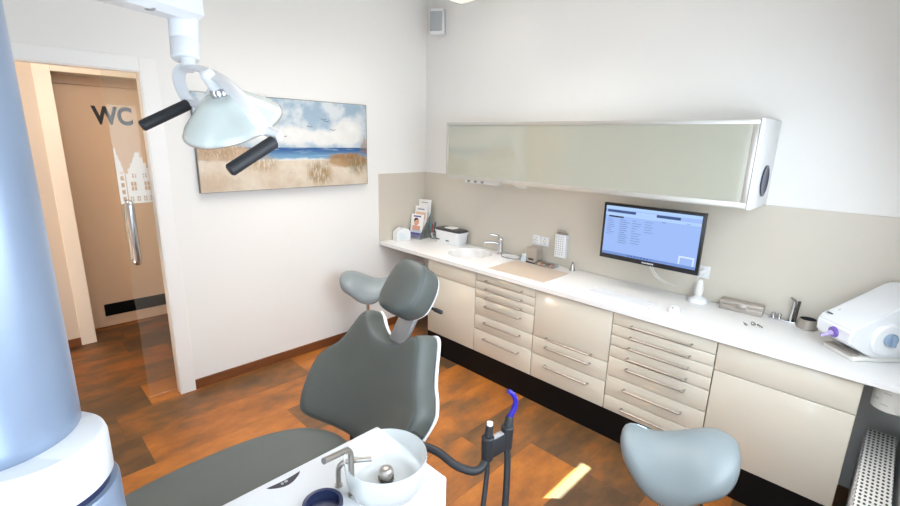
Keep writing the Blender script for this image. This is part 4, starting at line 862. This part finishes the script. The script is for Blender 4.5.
tb = B(); lathe(tb, [(0, 0), (0.011, 0), (0.011, 0.004), (0.008, 0.006), (0, 0.006)], (-0.035, 0.030, 0.174), (-0.48, 0, 0.88), 24, sy=1.5); part('button', tb, M_INK)
tb = B()
for a0, w in ((-0.075, 0.03), (-0.12, 0.04)): box(tb, a0-w, a0, 0.032, 0.036, -0.0005, 0.0012)
tb.transform(Matrix.Translation((-0.02, 0, 0.1665)) @ Matrix.Rotation(math.radians(28.5), 4, 'Y') @ Matrix.Translation((0.02, 0, 0.002))); part('mark', tb, M_GREYP, hsg, 0)
tb = B(); lathe(tb, [(0, 0), (0.078, 0), (0.078, 0.018), (0.070, 0.026), (0, 0.028)], (-0.16, 0.205, 0.120), (0, 1, 0), 48); part('side_cover', tb, M_WHITE)
tb = B(); lathe(tb, [(0, 0.026), (0.032, 0.026), (0.032, 0.034), (0.028, 0.037), (0, 0.037)], (-0.16, 0.205, 0.125), (0, 1, 0), 32); kn = part('knob', tb, M_BLUEGREY)
tb = B(); box(tb, -0.166, -0.154, 0.24, 0.262, 0.100, 0.150, 0.004); bm = B(); join(bm, tb, T); obj('grip', bm, M_BLUEGREY, kn)

# ------------------------------------------------------------------ on the wall
def socket(y, z, label, grp=None):
    t = thing('wall_socket', label, 'socket', (-0.008, y, z), group=grp)
    bm = B(); box(bm, -0.018, -0.0082, y-0.040, y+0.040, z-0.040, z+0.040, 0.003); obj('plate', bm, M_WHITE, t)
    bm = B(); lathe(bm, [(0.0205, 0.0), (0.0225, 0.0), (0.0225, 0.0012), (0.0205, 0.0012)], (-0.018, y, z), (-1, 0, 0), 32); lathe(bm, [(0, 0.0002), (0.0205, 0.0002), (0.0205, 0.0005), (0, 0.0005)], (-0.018, y, z), (-1, 0, 0), 32); rc = obj('recess', bm, M_OFFW, t)
    bm = B()
    for dy in (-0.0095, 0.0095): cyl(bm, (-0.0183, y+dy, z), (-0.0192, y+dy, z), 0.0032, n=12)
    box(bm, -0.0195, -0.018, y-0.004, y+0.004, z+0.016, z+0.021); box(bm, -0.0195, -0.018, y-0.004, y+0.004, z-0.021, z-0.016); obj('contacts', bm, M_INK, rc, 0)
socket(-1.405, 1.075, 'left one of two white wall sockets above the beige mat', 'double wall sockets'); socket(-1.487, 1.075, 'right one of two white wall sockets above the beige mat', 'double wall sockets')
socket(-2.69, 1.083, 'white wall socket behind the right edge of the monitor')
t = thing('wall_dispenser', 'slim white wall dispenser with a dotted front, right of the sockets', 'dispenser', (-0.008, -1.655, 0.975))
bm = B(); box(bm, -0.058, -0.0085, -1.705, -1.605, 0.975, 1.165, 0.008, 3); obj('body', bm, M_WHITE, t)
bm = B(); box(bm, -0.050, -0.012, -1.698, -1.612, 1.166, 1.176, 0.003); tube(bm, bend([(-0.045, -1.69, 1.172), (-0.045, -1.69, 1.195), (-0.045, -1.625, 1.195), (-0.045, -1.625, 1.172)], 0.008), 0.003, 8); obj('top_clip', bm, M_STEEL, t)
bm = B()
for r in range(9):
    for c in range(4): cyl(bm, (-0.058, -1.625-0.019*c, 1.145-0.0175*r), (-0.0592, -1.625-0.019*c, 1.145-0.0175*r), 0.0042, n=10)
obj('dot_print', bm, M_GREYP, t, 0)
t = thing('power_strip', 'white power strip fixed under the left end of the wall cupboard', 'power strip', (-0.16, -0.90, CZ0))
bm = B(); box(bm, -0.20, -0.13, -1.105, -0.735, CZ0-0.044, CZ0-0.001, 0.006); ps = obj('body', bm, M_WHITE, t)
for i in range(3):
    y = -0.785-0.078*i; bm = B(); lathe(bm, [(0, 0), (0.0185, 0), (0.0185, 0.001), (0, 0.001)], (-0.20, y, CZ0-0.0225), (-1, 0, 0), 24); so2 = obj('socket', bm, M_GREYP, t)
    bm = B(); box(bm, -0.202, -0.2008, y-0.010, y-0.004, CZ0-0.027, CZ0-0.018); box(bm, -0.202, -0.2008, y+0.004, y+0.010, CZ0-0.027, CZ0-0.018); obj('contacts', bm, M_INK, so2, 0)
t = thing('cupboard_light', 'small wedge-shaped lamp under the wall cupboard, right of the power strip', 'light', (-0.16, -1.32, CZ0))
bm = B(); tb = B(); prism(tb, [(0.11, -0.001), (-0.10, -0.001), (-0.075, -0.040), (0.02, -0.036)], lambda a, b: (-0.205, -1.32+a, CZ0+b), lambda a, b: (-0.14, -1.32+a, CZ0+b)); bmesh.ops.bevel(tb, geom=tb.edges[:], offset=0.003, segments=2, affect='EDGES'); join(bm, tb); obj('housing', bm, M_OFFW, t)
bm = B(); box(bm, -0.195, -0.15, -1.39, -1.31, CZ0-0.043, CZ0-0.039, 0.001); obj('diffuser', bm, M_PAPER, t)
# corner loudspeaker
t = thing('loudspeaker', 'small grey and white loudspeaker high in the corner of the room', 'loudspeaker', (-0.02, -0.17, 2.93))
T2 = Matrix.Translation((-0.078, -0.225, 2.905)) @ Matrix.Rotation(math.radians(-58), 4, 'Z') @ Matrix.Diagonal((0.82, 0.95, 0.98, 1))      # local -y faces the room
bm = B(); tb = B(); box(tb, -0.078, 0.078, -0.045, 0.05, -0.108, 0.108, 0.014, 3); join(bm, tb, T2); obj('cabinet', bm, M_WHITE, t)
bm = B(); tb = B(); box(tb, -0.068, 0.068, -0.056, -0.044, -0.085, 0.082, 0.005); join(bm, tb, T2); obj('grille', bm, mat('speaker_cloth', S(170, 174, 176), 0.8, vary=0.1, scale=300), t)
bm = B(); box(bm, -0.06, -0.001, -0.235, -0.185, 2.87, 2.93, 0.004); obj('bracket', bm, M_GREYP, t)
bm = B(); tube(bm, spline([(-0.05, -0.17, 3.03), (-0.03, -0.10, 3.10), (-0.02, -0.05, 3.199)], 5), 0.004, 8); obj('cable', bm, M_OFFW, t)
# square ceiling panel lamp
t = thing('ceiling_lamp', 'white square panel lamp hung below the ceiling, one corner at the top edge', 'lamp', (-0.545, -0.97, 3.19))
bm = B(); box(bm, -0.85, -0.235, -1.28, -0.665, 2.94, 2.98, 0.006); obj('panel', bm, M_WHITE, t)
bm = B(); box(bm, -0.82, -0.265, -1.25, -0.695, 2.937, 2.941); obj('diffuser', bm, emit('lamp_diffuser', S(255, 248, 236), 0.8), t, 0)
for x, y in ((-0.80, -1.23), (-0.285, -1.23), (-0.80, -0.715), (-0.285, -0.715)):
    bm = B(); cyl(bm, (x, y, 2.975), (x, y, 3.199), 0.002, n=8); obj('suspension_wire', bm, M_STEEL, t)

# ------------------------------------------------------------------ radiator and the tub under the worktop end
def grille_mat():
    t = NT('perforated_white'); c = t.coord(); X = t.xyz(c)
    gx = t.math('MULTIPLY', X[0], 34.0); gy = t.math('MULTIPLY', X[1], 62.0); row = t.math('FLOOR', gy)
    fx = t.math('SUBTRACT', t.math('FRACT', t.math('ADD', gx, t.math('MULTIPLY', row, 0.0))), 0.5); fy = t.math('SUBTRACT', t.math('FRACT', gy), 0.5)
    d = t.math('SQRT', t.math('ADD', t.math('MULTIPLY', fx, fx), t.math('MULTIPLY', fy, fy)))
    t.put(t.b.inputs['Base Color'], t.mix(t.step(d, 0.26, 0.34), S(70, 62, 54), S(240, 238, 232))); t.b.inputs['Roughness'].default_value = 0.5
    return t.m
RA0, RA1, RB0, RB1, RT_ = -1.62, -0.215, -3.715, -3.605, 0.50
t = thing('radiator', 'white panel radiator with a perforated top under the window', 'radiator', (-0.9, -3.66, 0.0))
bm = B(); box(bm, RA0, RA1, RB1-0.018, RB1, 0.10, RT_-0.006, 0.006)
for i in range(36): box(bm, RA0+0.03+i*0.0385, RA0+0.05+i*0.0385, RB1-0.002, RB1+0.004, 0.14, RT_-0.05, 0.002)
obj('front_panel', bm, M_WHITE, t); bm = B(); box(bm, RA0, RA1, RB0, RB0+0.018, 0.10, RT_-0.006, 0.006); obj('rear_panel', bm, M_WHITE, t)
bm = B(); box(bm, RA0, RA1, RB0, RB1, RT_-0.006, RT_, 0.002); obj('top_grille', bm, grille_mat(), t, 0)
for x in (RA0, RA1-0.004): bm = B(); box(bm, x, x+0.004, RB0, RB1, 0.11, RT_-0.007); obj('end_plate', bm, M_WHITE, t, 0)
for x in (RA0+0.15, RA1-0.15): bm = B(); box(bm, x-0.015, x+0.015, RB0+0.03, RB1-0.03, 0.0, 0.12, 0.003); obj('foot', bm, M_WHITE, t)
t = thing('paper_holder', 'round off-white tub with printed lines hung under the end of the worktop', 'tub', (-0.455, -3.655, WT0))
bm = B(); lathe(bm, [(0, -0.132), (0.068, -0.132), (0.072, -0.128), (0.072, -0.012), (0.075, -0.010), (0.075, -0.001), (0, -0.001)], (-0.455, -3.655, WT0), n=56); obj('body', bm, M_OFFW, t)
bm = B()
for k, (a0, a1, z) in enumerate(((150, 172, -0.03), (150, 168, -0.038), (150, 174, -0.078), (150, 170, -0.086), (178, 200, -0.10), (182, 206, -0.045))):
    tube(bm, [(-0.455+0.0722*math.cos(math.radians(a)), -3.655+0.0722*math.sin(math.radians(a)), WT0+z) for a in range(a0-30, a1-30, 3)], 0.0012, 6)
obj('print', bm, M_GREYP, t)
